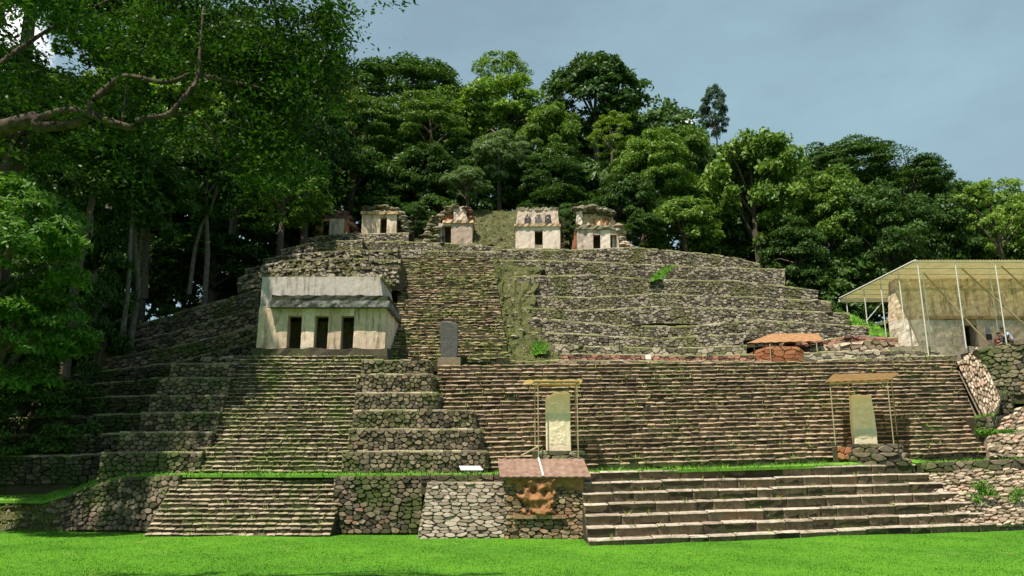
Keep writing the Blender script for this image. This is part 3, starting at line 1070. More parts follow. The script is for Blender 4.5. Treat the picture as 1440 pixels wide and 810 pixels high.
# lower right wall
b_, t_ = wpts([(1320, 741, 33.0, 1300, 656, 35.2), (1380, 741, 33.2, 1380, 653, 35.4), (1470, 738, 33.4, 1470, 650, 35.6), (1560, 738, 33.6, 1560, 650, 35.8)])
wall('retaining_wall', 'sloping rubble wall with weeds at the right end of the block steps', 'wall', b_, t_, 'rightrub', 0.34, 0.15, gap=0.016, depth=0.13, coremat='palemortar', limit=300)
for (u, v) in ((1375, 684), (1385, 690), (1392, 694), (1430, 693), (1378, 690), (1424, 700), (1368, 700)):
    p = P(u, v, 33.9)
    for _ in range(26):
        LEDGE.append((p + Vector((rng.uniform(-0.25, 0.25), -0.15, rng.uniform(-0.18, 0.18))), 'fresh'))
b_, t_ = wpts([(1296, 664, 34.9, 1296, 651, 34.95), (1440, 660, 35.2, 1440, 645, 35.25), (1570, 656, 35.4, 1570, 641, 35.45)])
wall('kerb_course', 'dark earthy stone course under the grass ledge at the far right', 'wall', b_, t_, 'dark', 0.5, 0.25, grass=9, gkind='fresh')

# ------------------------------------------------------------------ stepped platforms beside the upper left stairway
def tiers(name, label, spec, mat, cw, ch, seed, grass=5):
    """spec: list of (list of (x, y) plan points, z bottom, z top)"""
    rg = random.Random(seed)
    x0, y0_ = spec[0][0][0]
    t = thing(name, label, 'platform', (x0, y0_, spec[0][1]))
    n_single = 0
    rest = MB()
    for (plan, zb, zt) in spec:
        patch = Patch([(x, y, zb) for x, y in plan], [(x, y + 0.05, zt) for x, y in plan])
        c = core('tier', patch, (0, 2.2, 0), M['mortar'], t)
        coping(patch, c, rg, 'leftstep_worn', 0.07)
        st = sorted(lay_stones(patch, cw, ch, rg, 0.09, 0.017, True), key=lambda q: -q[0])
        for (a, vs, fs, cc) in st:
            if n_single < 300 and a > 0.03:
                mk('stone', vs, fs, M[mat], c, cc)
                n_single += 1
            else:
                rest.add(vs, fs)
        for _ in range(int(patch.W * grass)):
            p, _n = patch.at(rg.uniform(0, patch.W), 1.0)
            LEDGE.append((p + Vector((0, rg.uniform(0, 0.3), -0.02)), 'ledge'))
    if rest.v:
        rest.build('small_stones', M[mat], t)['kind'] = 'stuff'
    return t


# right of the stairs
tv = [664, 635.5, 604.5, 578, 553, 527, 507]
lx = [494, 503, 509, 512, 514, 521]
rx = [683, 675, 666, 615, 608, 601]
spec = []
zprev = zT - 0.05
for k in range(6):
    Y = 33.0 + 0.72 * k
    pl, pr = P(lx[k] - 14, tv[k], Y), P(rx[k], tv[k], Y)
    ztp = P(600, tv[k + 1], Y).z
    spec.append(([(pl.x, Y), (pr.x, Y), (pr.x - 0.02, Y + 2.2)], zprev, ztp))
    zprev = ztp - 0.03
tiers('stepped_platform', 'stepped platform of six rubble tiers between the upper left and central stairways', spec, 'tier', 0.25, 0.17, 21)
# left of the stairs
tv = [667, 637, 608.5, 581, 557, 532, 512, 503]
lx = [138, 165, 195, 208, 220, 238, 282]
rx = [268, 282, 292, 300, 308, 316, 322]
spec = []
zprev = zT - 0.4
for k in range(7):
    Y = 33.4 + 0.62 * k
    pl, pr = P(lx[k], tv[k], Y), P(rx[k] + 14, tv[k], Y)
    ztp = P(230, tv[k + 1], Y).z
    spec.append(([(pl.x, Y), (pr.x, Y)], zprev, ztp))
    zprev = ztp - 0.03
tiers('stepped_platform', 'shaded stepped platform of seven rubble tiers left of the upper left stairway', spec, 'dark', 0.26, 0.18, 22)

# ------------------------------------------------------------------ terrace walls of the hill
def terrace(label, top, hpx, Y, mat='hill', cw=0.25, ch=0.125, back=3.0, grass=5.0, batter=0.25, group=None, gkind='ledge', depth=0.065):
    """top: [(u, v)], hpx: one wall height in pixels or one per point"""
    rg = random.Random(hash_(label))
    n = len(top)
    hp = hpx if isinstance(hpx, (list, tuple)) else [hpx] * n
    dens = []
    for i in range(n - 1):      # resample with small wobble so that the ledge line is uneven
        (u0, v0), (u1, v1) = top[i], top[i + 1]
        m = max(2, int(abs(u1 - u0) / 16))
        for j in range(m + (1 if i == n - 2 else 0)):
            f = j / m
            dens.append((u0 + (u1 - u0) * f, v0 + (v1 - v0) * f + rg.uniform(-0.7, 0.7), hp[i] + (hp[i + 1] - hp[i]) * f, rg.uniform(-0.12, 0.12)))
    tp = [P(u, v, Y + w) for (u, v, h, w) in dens]
    bt = [P(u, v + h + 9, Y + w - batter) for (u, v, h, w) in dens]
    return wall('terrace_wall', label, 'wall', bt, tp, mat, cw, ch, back=(0, back, 0), depth=depth, gap=0.012, big=False, rich=False, grass=grass, gkind=gkind, coremat='mortar', group=group or 'terrace walls of the pyramid')


terrace('topmost right terrace wall running down from the two-doored temple', [(690, 352), (800, 353), (890, 349), (1000, 358), (1035, 363), (1068, 372)], [12, 14, 18, 16, 14, 10], 53.5)
terrace('second terrace wall from the top right of the eroded stairs, ending in a square corner', [(640, 366), (760, 367), (920, 373), (1020, 378), (1104, 380)], [10, 16, 20, 18, 20], 52.0)
terrace('tumbled terrace wall below the square corner, bulging at its left end', [(722, 390), (830, 387), (920, 394), (1040, 396), (1150, 410)], [26, 20, 18, 19, 12], 49.6)
terrace('fourth right terrace wall of grey stone, halfway up the slope', [(720, 416), (830, 419), (920, 414), (1050, 418), (1169, 425)], [16, 17, 15, 15, 14], 47.8)
terrace('long right terrace wall just under the middle of the slope', [(733, 434), (830, 438), (920, 432), (1060, 436), (1195, 442)], [14, 18, 14, 14, 12], 46.2)
terrace('lower right terrace wall reaching the grassy bank beside the roofed temple', [(742, 450), (790, 452), (860, 458), (960, 461), (1060, 451), (1222, 460)], [15, 17, 17, 15, 18, 11], 44.6)
terrace('lowest right terrace wall with pale tumbled top', [(742, 468), (830, 472), (930, 477), (1045, 470)], [13, 17, 16, 16], 43.0, 'hill')
terrace('low dark red rubble course along the top of the central stairway', [(788, 499), (860, 499), (960, 501), (1062, 500)], [9, 9, 9, 10], 40.6, 'redrub', 0.3, 0.17, grass=7)
terrace('rough grey rubble ledge above the dark red course', [(780, 486), (860, 489), (960, 491), (1050, 487)], [10, 10, 10, 12], 41.6, 'hill', 0.4, 0.25)
terrace('dark mossy kerb directly above the central stairway', [(700, 509), (800, 508), (960, 509), (1080, 509)], [6, 7, 7, 7], 39.6, 'dark', 0.4, 0.15, grass=9)
terrace('tumbled pinkish rubble wall right of the red block', [(1138, 492), (1180, 484), (1220, 481), (1272, 485)], [14, 14, 14, 16], 41.5, 'rightrub', 0.4, 0.22, depth=0.2)
terrace('maroon rubble ridge left of the roofed temple', [(1100, 484), (1150, 481), (1190, 474), (1262, 477)], [8, 9, 10, 10], 43.2, 'redrub', 0.36, 0.2, depth=0.22)
terrace('grey step course above the right end of the central stairway', [(1130, 498), (1200, 495), (1330, 493)], [10, 9, 11], 40.7, 'hill', 0.4, 0.2, grass=5)
terrace('mossy top course at the right end of the central stairway', [(1150, 508), (1240, 504), (1345, 500)], [8, 9, 10], 40.1, 'leftstep', 0.45, 0.2, grass=12)
terrace('ledge wall under the middle temples', [(480, 342), (560, 340), (640, 344), (730, 350), (800, 351)], [11, 12, 10, 8, 6], 55.0)
terrace('second ledge wall under the middle temples, above the eroded stairs', [(470, 353), (560, 353), (640, 354), (705, 355)], [12, 11, 12, 12], 53.4)
terrace('rubble base wall under the two leftmost small temples', [(430, 336), (470, 330), (575, 328)], [14, 14, 14], 56.4)
terrace('low grassy rubble ledge right behind the roof of the three-doored temple', [(335, 392), (380, 381), (450, 376), (562, 378)], 12, 45.5, 'hill', 0.26, 0.16, depth=0.2, grass=26)
terrace('second grassy rubble ledge behind the three-doored temple', [(345, 380), (400, 368), (470, 364), (564, 366)], 12, 47.3, 'hill', 0.26, 0.16, depth=0.2, grass=26)
terrace('third grassy rubble ledge behind the three-doored temple', [(370, 366), (420, 358), (490, 353), (560, 355)], 11, 49.2, 'hill', 0.26, 0.16, depth=0.2, grass=26)
terrace('upper grassy ledge left of the small temples', [(395, 352), (440, 342), (510, 338)], [8, 10, 12], 51.5, grass=14)
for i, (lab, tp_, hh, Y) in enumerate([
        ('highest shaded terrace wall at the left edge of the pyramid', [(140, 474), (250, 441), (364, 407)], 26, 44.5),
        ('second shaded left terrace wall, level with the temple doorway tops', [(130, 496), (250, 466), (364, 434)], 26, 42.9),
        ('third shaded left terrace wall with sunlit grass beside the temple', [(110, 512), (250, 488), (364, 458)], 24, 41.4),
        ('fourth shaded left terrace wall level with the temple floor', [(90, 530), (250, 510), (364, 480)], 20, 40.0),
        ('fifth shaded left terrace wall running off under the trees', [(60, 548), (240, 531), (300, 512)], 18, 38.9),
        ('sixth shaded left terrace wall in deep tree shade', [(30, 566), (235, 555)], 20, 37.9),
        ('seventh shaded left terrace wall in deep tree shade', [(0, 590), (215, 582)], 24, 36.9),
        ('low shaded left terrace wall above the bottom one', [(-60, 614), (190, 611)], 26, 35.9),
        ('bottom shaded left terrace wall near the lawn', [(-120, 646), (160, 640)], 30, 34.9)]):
    terrace(lab, tp_, hh, Y, 'mossy_shade' if i > 2 else 'dark', 0.3, 0.18, grass=16 if i < 4 else 5, depth=0.12)

# eroded upper stairs
eL0, eR0 = P(548, 508, 39.3), P(716, 508, 39.3)
eL1, eR1 = P(566, 363, 52.0), P(692, 363, 52.0)
stairs('stairway', 'worn upper stairway rising from the dark stela to the ledge below the small temples', 'stairway',
       eL0, eR0, (eL1.x, eL1.y, eL1.z), (eR1.x, eR1.y, eR1.z), 42, 'oldstep', 0.38, 2.6, 300, miss=0.07, seed=31, grass=2.2)
# grassy slope right of the eroded stairs
def mound(name, label, grid, mat, seed, rough=0.17):
    """grid of rows of (u, v, Y): a lumpy earth surface, kind structure"""
    rg = random.Random(seed)
    rows = [[P(*q) for q in row] for row in grid]
    m = len(rows[0])
    sub = 6
    R, Cn = (len(rows) - 1) * sub, (m - 1) * sub
    vs = []
    for i in range(R + 1):
        fi = i / sub
        i0 = min(int(fi), len(rows) - 2)
        for j in range(Cn + 1):
            fj = j / sub
            j0 = min(int(fj), m - 2)
            a0 = rows[i0][j0].lerp(rows[i0][j0 + 1], fj - j0)
            c0 = rows[i0 + 1][j0].lerp(rows[i0 + 1][j0 + 1], fj - j0)
            p = a0.lerp(c0, fi - i0)
            vs.append(p + Vector((rg.uniform(-rough, rough), rg.uniform(-rough, rough), rg.uniform(-rough, rough))))
    fs = []
    for i in range(R):
        for j in range(Cn):
            a0 = i * (Cn + 1) + j
            fs.append((a0, a0 + 1, a0 + Cn + 2, a0 + Cn + 1))
    o = mk(name, vs, fs, mat)
    o['kind'] = 'structure'
    o['label'] = label
    for f in fs:
        for _ in range(3):
            s, q = rg.random(), rg.random()
            p = Vector(vs[f[0]]).lerp(Vector(vs[f[1]]), s).lerp(Vector(vs[f[3]]).lerp(Vector(vs[f[2]]), s), q)
            LEDGE.append((p, 'ledge' if mat != M['fresh'] else 'fresh'))
        if rg.random() < 0.4 and mat != M['fresh']:
            ROCKS.append((p + Vector((0, 0, -0.06)), rg.uniform(0.1, 0.2)))
    return o


mound('grass_bank', 'yellowish grass slope along the right side of the worn stairway',
      [[(702, 510, 39.5), (730, 510, 39.8), (792, 510, 40.2)], [(700, 470, 42.5), (725, 468, 43.0), (760, 470, 43.6)], [(694, 430, 45.6), (716, 428, 46.3), (748, 430, 47)], [(690, 385, 49.8), (712, 382, 50.6), (760, 384, 51.2)], [(686, 364, 52), (712, 364, 52.6), (780, 366, 53)]], M['bank'], 41)
mound('grass_bank', 'grassy slope rising between the small temples',
      [[(655, 346, 56), (690, 346, 56), (735, 348, 56)], [(655, 322, 59), (690, 320, 59), (738, 322, 59)], [(655, 296, 63), (690, 296, 62.5), (740, 297, 63)]], M['bank'], 42)
mound('grass_bank', 'dark grassy bank in tree shade at the lower left edge of the lawn',
      [[(-260, 752, 33.2), (-80, 750, 33.0), (30, 749, 33.0), (104, 748, 33.2)], [(-260, 722, 34.0), (-80, 722, 33.8), (30, 722, 33.6), (98, 722, 33.5)], [(-260, 700, 34.8), (-80, 700, 34.5), (30, 702, 34.2), (96, 700, 33.9)]], M['bank'], 46, 0.1)
mound('grass_bank', 'bright green grass bank beside the roofed temple',
      [[(1190, 470, 45), (1240, 474, 45), (1275, 474, 45.2)], [(1185, 446, 47), (1225, 458, 46.6), (1268, 466, 46.4)], [(1180, 440, 49), (1222, 454, 49), (1268, 462, 48)]], M['fresh'], 43)
mound('grass_bank', 'diagonal strip of green weeds on the right terraces',
      [[(912, 396, 49.2), (930, 392, 49.2)], [(922, 386, 50.2), (936, 384, 50.4)], [(934, 377, 51.2), (950, 374, 51.6)]], M['fresh'], 44, 0.06)
mound('grass_bank', 'small bright green grass patch beside the rubble above the central stairway',
      [[(748, 498, 40.4), (768, 498, 40.4)], [(750, 488, 40.9), (768, 487, 41.0)], [(752, 484, 41.5), (768, 484, 41.5)]], M['fresh'], 45, 0.06)

# ------------------------------------------------------------------ right stepped walls beside the central stairway
R1 = [P(1394, 628, 35.6), P(1378, 588, 37.2), P(1360, 545, 38.3), P(1340, 506, 39.6)]
b_ = [P(1346, 512, 39.8), P(1392, 604, 36.6)]
t_ = [P(1376, 490, 39.6), P(1408, 562, 37.2)]
wall('retaining_wall', 'sunlit pinkish rubble flank at the right end of the central stairway', 'wall', b_, t_, 'rightrub', 0.26, 0.18, gap=0.016, depth=0.14, back=(0.2, 0.6, -0.2), coremat='palemortar')
b_, t_ = wpts([(1396, 556, 38.6, 1376, 492, 38.9), (1450, 556, 38.5, 1450, 478, 38.8), (1560, 556, 38.4, 1560, 462, 38.7)])
wall('retaining_wall', 'dark rubble wall in front of the two seated people', 'wall', b_, t_, 'tier', 0.36, 0.24, gap=0.025, depth=0.1, back=(0, 1.6, 0), grass=4)
b_, t_ = wpts([(1404, 590, 37.6, 1394, 557, 37.6), (1424, 588, 37.5, 1422, 553, 37.5), (1424, 588, 39, 1422, 552, 39)])
wall('masonry_block', 'dark square masonry block under the rubble wall at the far right', 'wall', b_, t_, 'dark', 0.36, 0.26, back=(0, 1, 0), gkind='fresh', grass=3)
b_, t_ = wpts([(1376, 616, 36.4, 1370, 587, 36.4), (1396, 615, 36.4, 1394, 584, 36.4), (1396, 615, 38, 1394, 584, 38)])
wall('masonry_block', 'small dark grass-topped block standing on the end of the central stairway', 'wall', b_, t_, 'dark', 0.36, 0.26, back=(0, 1, 0), gkind='fresh', grass=30)
b_, t_ = wpts([(1396, 612, 36.8, 1396, 588, 37.6), (1440, 610, 36.9, 1440, 572, 37.8), (1560, 610, 37, 1560, 556, 38)])
wall('retaining_wall', 'middle sloping rubble wall at the right edge, above a grass shelf', 'wall', b_, t_, 'rightrub', 0.36, 0.22, gap=0.02, depth=0.12, back=(0, 2, 0), coremat='palemortar')
b_, t_ = wpts([(1390, 645, 35.6, 1388, 614, 36.2), (1440, 644, 35.7, 1440, 606, 36.4), (1560, 644, 35.8, 1560, 600, 36.6)])
wall('retaining_wall', 'lowest sloping rubble wall at the right edge, behind the white marker', 'wall', b_, t_, 'rightrub', 0.36, 0.22, gap=0.02, depth=0.12, back=(0, 2, 0), coremat='palemortar', grass=8, gkind='fresh')
for _ in range(260):
    LEDGE.append((P(rng.uniform(1376, 1425), rng.uniform(606, 612), 36.35), 'fresh'))

# ------------------------------------------------------------------ temples
class Bld:
    """local frame: x along the front, y back, z up; origin at the front left foot"""

    def __init__(self, name, label, u0, u1, vbase, Y, cat='temple', dz=0.0, group=None):
        self.a = P(u0, vbase, Y)
        self.b = P(u1, vbase, Y)
        self.z = (self.a.z + self.b.z) / 2 + dz
        self.Y = Y
        self.u0, self.u1 = u0, u1
        self.t = thing(name, label, cat, ((self.a.x + self.b.x) / 2, Y, self.z), group or ('small temples along the top ledge' if Y > 50 else None))
        self.rg = random.Random(hash_(label))

    def X(self, u, v=None):
        return P(u, v if v is not None else 405, self.Y).x if v else self.a.x + (u - self.u0) / (self.u1 - self.u0) * (self.b.x - self.a.x)

    def Z(self, v):
        return P((self.u0 + self.u1) / 2, v, self.Y).z

    def slab(self, name, mat, x0, x1, y0, y1, z0, z1, bt=(0, 0, 0, 0), nx_=8, nz_=4, rough=0.03):
        """a lumpy box; bt = inward batter at the top (left, right, front, back)"""
        rg = self.rg
        mb = MB()
        ny_ = max(2, int((y1 - y0) / max(0.3, (x1 - x0) / nx_)))
        pts = {}

        def vid(i, j, k):
            key = (i, j, k)
            if key not in pts:
                fx, fy, fz = i / nx_, j / ny_, k / nz_
                xa, xb = x0 + bt[0] * fz, x1 - bt[1] * fz
                ya, yb = y0 + bt[2] * fz, y1 - bt[3] * fz
                d = rough
                pts[key] = len(mb.v)
                mb.v.append((xa + (xb - xa) * fx + rg.uniform(-d, d), ya + (yb - ya) * fy + rg.uniform(-d, d), z0 + (z1 - z0) * fz + (rg.uniform(-d, d) if 0 < k else 0)))
            return pts[key]
        for i in range(nx_):
            for k in range(nz_):
                mb.f.append((vid(i, 0, k), vid(i + 1, 0, k), vid(i + 1, 0, k + 1), vid(i, 0, k + 1)))
                mb.f.append((vid(i + 1, ny_, k), vid(i, ny_, k), vid(i, ny_, k + 1), vid(i + 1, ny_, k + 1)))
            for j in range(ny_):
                mb.f.append((vid(i, j, nz_), vid(i + 1, j, nz_), vid(i + 1, j + 1, nz_), vid(i, j + 1, nz_)))
                mb.f.append((vid(i, j + 1, 0), vid(i + 1, j + 1, 0), vid(i + 1, j, 0), vid(i, j, 0)))
        for j in range(ny_):
            for k in range(nz_):
                mb.f.append((vid(0, j + 1, k), vid(0, j, k), vid(0, j, k + 1), vid(0, j + 1, k + 1)))
                mb.f.append((vid(nx_, j, k), vid(nx_, j + 1, k), vid(nx_, j + 1, k + 1), vid(nx_, j, k + 1)))
        return mb.build(name, M[mat], self.t)

    def body(self, mat, x0, x1, dep, z0, z1, doors, th=0.45, lintel=None, rough=0.02):
        """four walls with door openings in the front; doors: (xa, xb, ztop)"""
        xs_ = [x0]
        for (da, db, dz) in doors:
            xs_ += [da, db]
        xs_.append(x1)
        for i in range(0, len(xs_), 2):
            n_ = max(2, int((xs_[i + 1] - xs_[i]) / 0.25))
            self.slab('pier', mat, xs_[i], xs_[i + 1], self.Y, self.Y + th, z0, z1, nx_=n_, nz_=7, rough=rough * 0.6)
        for (da, db, dz) in doors:
            self.slab('lintel', lintel or mat, da - 0.001, db + 0.001, self.Y + 0.012, self.Y + th - 0.02, dz, z1 - 0.002, nx_=2, nz_=2, rough=0.006)
        self.slab('side_wall', mat, x0 + 0.004, x0 + th, self.Y + th, self.Y + dep, z0, z1, nx_=2, nz_=6, rough=rough)
        self.slab('side_wall', mat, x1 - th, x1 - 0.004, self.Y + th, self.Y + dep, z0, z1, nx_=2, nz_=6, rough=rough)
        self.slab('back_wall', mat, x0 + th, x1 - th, self.Y + dep - th, self.Y + dep - 0.01, z0, z1, nx_=6, nz_=4, rough=rough)

    def rubble(self, name, mat, pts, r0, r1, n):
        """heap of rough stones around line pts (local world points)"""
        mb = MB()
        rg = self.rg
        for _ in range(n):
            i = rg.randrange(len(pts) - 1)
            p = V3(pts[i]).lerp(V3(pts[i + 1]), rg.random()) + Vector((rg.gauss(0, 0.08), rg.uniform(-0.1, 0.5), rg.gauss(0, 0.06)))
            add_rock(mb, p, rg.uniform(r0, r1), rg)
        o = mb.build(name, M[mat], self.t)
        o['kind'] = 'stuff'
        return o


def add_rock(mb, p, r, rg, flat=0.7):
    t = (1 + 5 ** 0.5) / 2
    base = [(-1, t, 0), (1, t, 0), (-1, -t, 0), (1, -t, 0), (0, -1, t), (0, 1, t), (0, -1, -t), (0, 1, -t), (t, 0, -1), (t, 0, 1), (-t, 0, -1), (-t, 0, 1)]
    fs = [(0, 11, 5), (0, 5, 1), (0, 1, 7), (0, 7, 10), (0, 10, 11), (1, 5, 9), (5, 11, 4), (11, 10, 2), (10, 7, 6), (7, 1, 8), (3, 9, 4), (3, 4, 2), (3, 2, 6), (3, 6, 8), (3, 8, 9), (4, 9, 5), (2, 4, 11), (6, 2, 10), (8, 6, 7), (9, 8, 1)]
    sx, sy, sz = r * rg.uniform(0.7, 1.4), r * rg.uniform(0.7, 1.2), r * flat * rg.uniform(0.6, 1.1)
    ca, sa = math.cos(rg.uniform(0, 6.3)), math.sin(rg.uniform(0, 6.3))
    vs = []
    for (x, y, z) in base:
        k = rg.uniform(0.45, 0.58)
        x, y, z = x * k, y * k, z * k
        x, y = x * ca - y * sa, x * sa + y * ca
        vs.append((p[0] + x * sx, p[1] + y * sy, p[2] + z * sz))
    mb.add(vs, fs)


# --- three-doored temple above the left stairs
B = Bld('temple', 'plastered temple with three dark doorways on top of the left stairs', 360, 541, 494, 38.4)
x0, x1, z0 = B.X(360), B.X(541), B.Z(497)
zl, zc, zt = B.Z(434), B.Z(417), B.Z(389)
B.slab('plinth', 'tier', x0 - 0.15, x1 + 0.2, B.Y - 0.25, B.Y + 4.6, z0 - 0.5, B.Z(491), nx_=16, nz_=2, rough=0.06)
dz = B.Z(444)
B.body('plaster', x0, x1, 4.2, B.Z(491.5), zl, [(B.X(402), B.X(422), dz), (B.X(440), B.X(459.5), dz), (B.X(478), B.X(496), dz)], th=0.55, rough=0.018)
B.slab('roof_slab', 'plaster', x0 + 0.02, x1 - 0.02, B.Y + 0.02, B.Y + 4.15, zl + 0.003, zl + 0.12, nx_=12, nz_=2, rough=0.01)
B.slab('upper_facade', 'greyplaster', x0 + 0.02, x1 - 0.1, B.Y + 0.05, B.Y + 4.1, zl + 0.1, zt, bt=(0.0, 0.3, 0.02, 0.3), nx_=24, nz_=8, rough=0.005)
cx0, cx1 = B.X(376), B.X(547)
B.slab('cornice', 'cornice', cx0, cx1, B.Y - 0.42, B.Y + 3.9, B.Z(434), B.Z(425), nx_=26, nz_=2, rough=0.03)
B.slab('cornice', 'darkcornice', cx0 + 0.08, cx1 - 0.1, B.Y - 0.24, B.Y + 3.8, B.Z(424.6), B.Z(416.5), nx_=26, nz_=2, rough=0.03)
B.slab('roof_edge', 'hill', x0 + 0.1, x1 - 0.3, B.Y + 0.24, B.Y + 3.6, zt + 0.002, zt + 0.07, nx_=24, nz_=1, rough=0.03)
for _ in range(200):
    LEDGE.append((Vector((rng.uniform(x0, x1), B.Y + rng.uniform(0.3, 2.5), zt + 0.03)), 'ledge'))

# --- small temples along the top
# leftmost ruin
B = Bld('temple', 'leftmost ruined red gabled shrine half lost in tree shade', 441, 492, 331, 57.2)
zt = B.Z(308)
B.body('redplaster', B.X(443), B.X(490), 2.4, B.Z(333), zt, [(B.X(453), B.X(462), B.Z(311))], 0.4, rough=0.05)
B.slab('plaster_patch', 'pinkplaster', B.X(463), B.X(483), B.Y - 0.05, B.Y + 0.02, B.Z(330), B.Z(308), nx_=5, nz_=5, rough=0.015)
B.slab('roof', 'redrub', B.X(446), B.X(489), B.Y + 0.1, B.Y + 2.2, zt + 0.003, B.Z(294), bt=(0.7, 0.3, 0.5, 0.5), nx_=10, nz_=3, rough=0.12)
B.rubble('roof_rubble', 'redrub', [(B.X(450), B.Y + 0.4, B.Z(304)), (B.X(480), B.Y + 0.4, B.Z(295)), (B.X(497), B.Y + 0.3, B.Z(318)), (B.X(500), B.Y + 0.2, B.Z(330))], 0.12, 0.35, 60)
# second
B = Bld('temple', 'cream walled single-door temple second from the left on the ledge', 508, 559, 328, 57.0)
zt = B.Z(302)
B.body('plaster', B.X(508), B.X(557), 2.8, B.Z(330), zt, [(B.X(534), B.X(543.5), B.Z(306))], 0.45)
B.slab('roof', 'brownwall', B.X(506), B.X(560), B.Y - 0.14, B.Y + 2.9, zt + 0.003, B.Z(297.5), nx_=16, nz_=1, rough=0.05)
B.slab('roof', 'hill', B.X(508), B.X(559), B.Y - 0.0, B.Y + 2.7, B.Z(297.4), B.Z(292), bt=(0.3, 0.3, 0.3, 0.3), nx_=16, nz_=2, rough=0.09)
B.rubble('roof_rubble', 'hill', [(B.X(509), B.Y + 0.1, B.Z(293)), (B.X(530), B.Y + 0.3, B.Z(289)), (B.X(558), B.Y + 0.1, B.Z(294))], 0.1, 0.28, 90)
B.rubble('broken_edge', 'hill', [(B.X(560), B.Y + 0.1, B.Z(298)), (B.X(566), B.Y + 0.2, B.Z(308)), (B.X(572), B.Y + 0.2, B.Z(328))], 0.12, 0.32, 110)
# third
B = Bld('temple', 'half collapsed temple whose left side has fallen into a rubble slope', 620, 664, 342, 56.4)
zt = B.Z(314)
B.body('pinkplaster', B.X(616), B.X(664), 2.8, B.Z(344), zt, [(B.X(621), B.X(634), B.Z(317))], 0.45)
B.slab('cornice', 'brownwall', B.X(622), B.X(666), B.Y - 0.12, B.Y + 2.8, zt + 0.003, B.Z(310), nx_=12, nz_=1, rough=0.04)
B.slab('upper_facade', 'pinkplaster', B.X(636), B.X(657), B.Y + 0.1, B.Y + 1.6, B.Z(310.2), B.Z(289), bt=(0.05, 0.1, 0.1, 0.2), nx_=7, nz_=6, rough=0.05)
B.slab('upper_facade', 'redplaster', B.X(622), B.X(636), B.Y + 0.2, B.Y + 1.6, B.Z(310.3), B.Z(297), bt=(0.3, 0, 0.15, 0.2), nx_=5, nz_=4, rough=0.08)
B.rubble('rubble_slope', 'hill', [(B.X(600), B.Y + 0.1, B.Z(342)), (B.X(603), B.Y + 0.3, B.Z(322)), (B.X(612), B.Y + 0.3, B.Z(306)), (B.X(628), B.Y + 0.3, B.Z(296)), (B.X(640), B.Y + 0.2, B.Z(287))], 0.14, 0.36, 220)
B.rubble('rubble_slope', 'hill', [(B.X(597), B.Y - 0.1, B.Z(342)), (B.X(616), B.Y + 0.05, B.Z(338)), (B.X(612), B.Y + 0.05, B.Z(318))], 0.14, 0.36, 160)
B.rubble('roof_rubble', 'redrub', [(B.X(655), B.Y + 0.3, B.Z(290)), (B.X(664), B.Y + 0.3, B.Z(308))], 0.1, 0.25, 50)
# fourth
B = Bld('temple', 'square pink plastered temple with dark stains above its single door', 725, 788, 350, 55.6)
zt = B.Z(319)
B.body('pinkplaster', B.X(725), B.X(788), 3.0, B.Z(352), zt, [(B.X(752), B.X(763.5), B.Z(324))], 0.45, rough=0.012)
B.slab('doorstep', 'hill', B.X(750), B.X(765), B.Y + 0.0, B.Y + 0.5, B.Z(352), B.Z(344), nx_=3, nz_=1, rough=0.02)
B.slab('cornice', 'brownwall', B.X(724), B.X(789), B.Y - 0.12, B.Y + 3.0, zt + 0.003, B.Z(315), nx_=16, nz_=1, rough=0.04)
B.slab('upper_facade', 'pinkplaster', B.X(726), B.X(787), B.Y + 0.05, B.Y + 2.8, B.Z(314.8), B.Z(295), bt=(0.1, 0.1, 0.18, 0.3), nx_=16, nz_=6, rough=0.018)
for uu in (742, 757, 771):
    B.slab('stained_niche', 'darkstela', B.X(uu - 5), B.X(uu + 5), B.Y + 0.0, B.Y + 0.4, B.Z(313.5), B.Z(301), bt=(0.1, 0.06, 0.16, 0), nx_=5, nz_=5, rough=0.055)
B.slab('roof', 'hill', B.X(728), B.X(787), B.Y + 0.22, B.Y + 2.7, B.Z(294.8), B.Z(290.5), nx_=16, nz_=1, rough=0.08)
B.rubble('side_rubble', 'hill', [(B.X(790), B.Y + 0.8, B.Z(350)), (B.X(791), B.Y + 0.8, B.Z(305))], 0.1, 0.3, 50)
# fifth
B = Bld('temple', 'rightmost temple on the ledge with two doorways and a rubble roof', 812, 871, 352, 55.2)
zt = B.Z(323)
B.body('pinkplaster', B.X(812), B.X(871), 3.0, B.Z(354), zt, [(B.X(834.5), B.X(845), B.Z(330)), (B.X(858.5), B.X(868), B.Z(330))], 0.45)
B.slab('cornice', 'hill', B.X(810), B.X(874), B.Y - 0.12, B.Y + 3.0, zt + 0.003, B.Z(317), nx_=16, nz_=2, rough=0.06)
B.slab('upper_facade', 'brownwall', B.X(814), B.X(868), B.Y + 0.25, B.Y + 2.6, B.Z(316.8), B.Z(298), bt=(0.1, 0.2, 0.25, 0.3), nx_=16, nz_=5, rough=0.06)
B.slab('side_pier', 'pinkplaster', B.X(812), B.X(820), B.Y + 0.12, B.Y + 0.8, B.Z(316.7), B.Z(294), nx_=3, nz_=5, rough=0.05)
for uu in (838, 848, 856):
    B.slab('orange_niche', 'stucco', B.X(uu - 2), B.X(uu + 2), B.Y + 0.24, B.Y + 0.4, B.Z(315), B.Z(305), nx_=3, nz_=3, rough=0.03)
B.rubble('roof_rubble', 'hill', [(B.X(813), B.Y + 0.3, B.Z(294)), (B.X(830), B.Y + 0.3, B.Z(291)), (B.X(864), B.Y + 0.3, B.Z(298))], 0.14, 0.36, 150)
B.rubble('broken_edge', 'rightrub', [(B.X(872), B.Y + 0.1, B.Z(318)), (B.X(876), B.Y + 0.1, B.Z(340)), (B.X(888), B.Y - 0.1, B.Z(350))], 0.14, 0.34, 110)
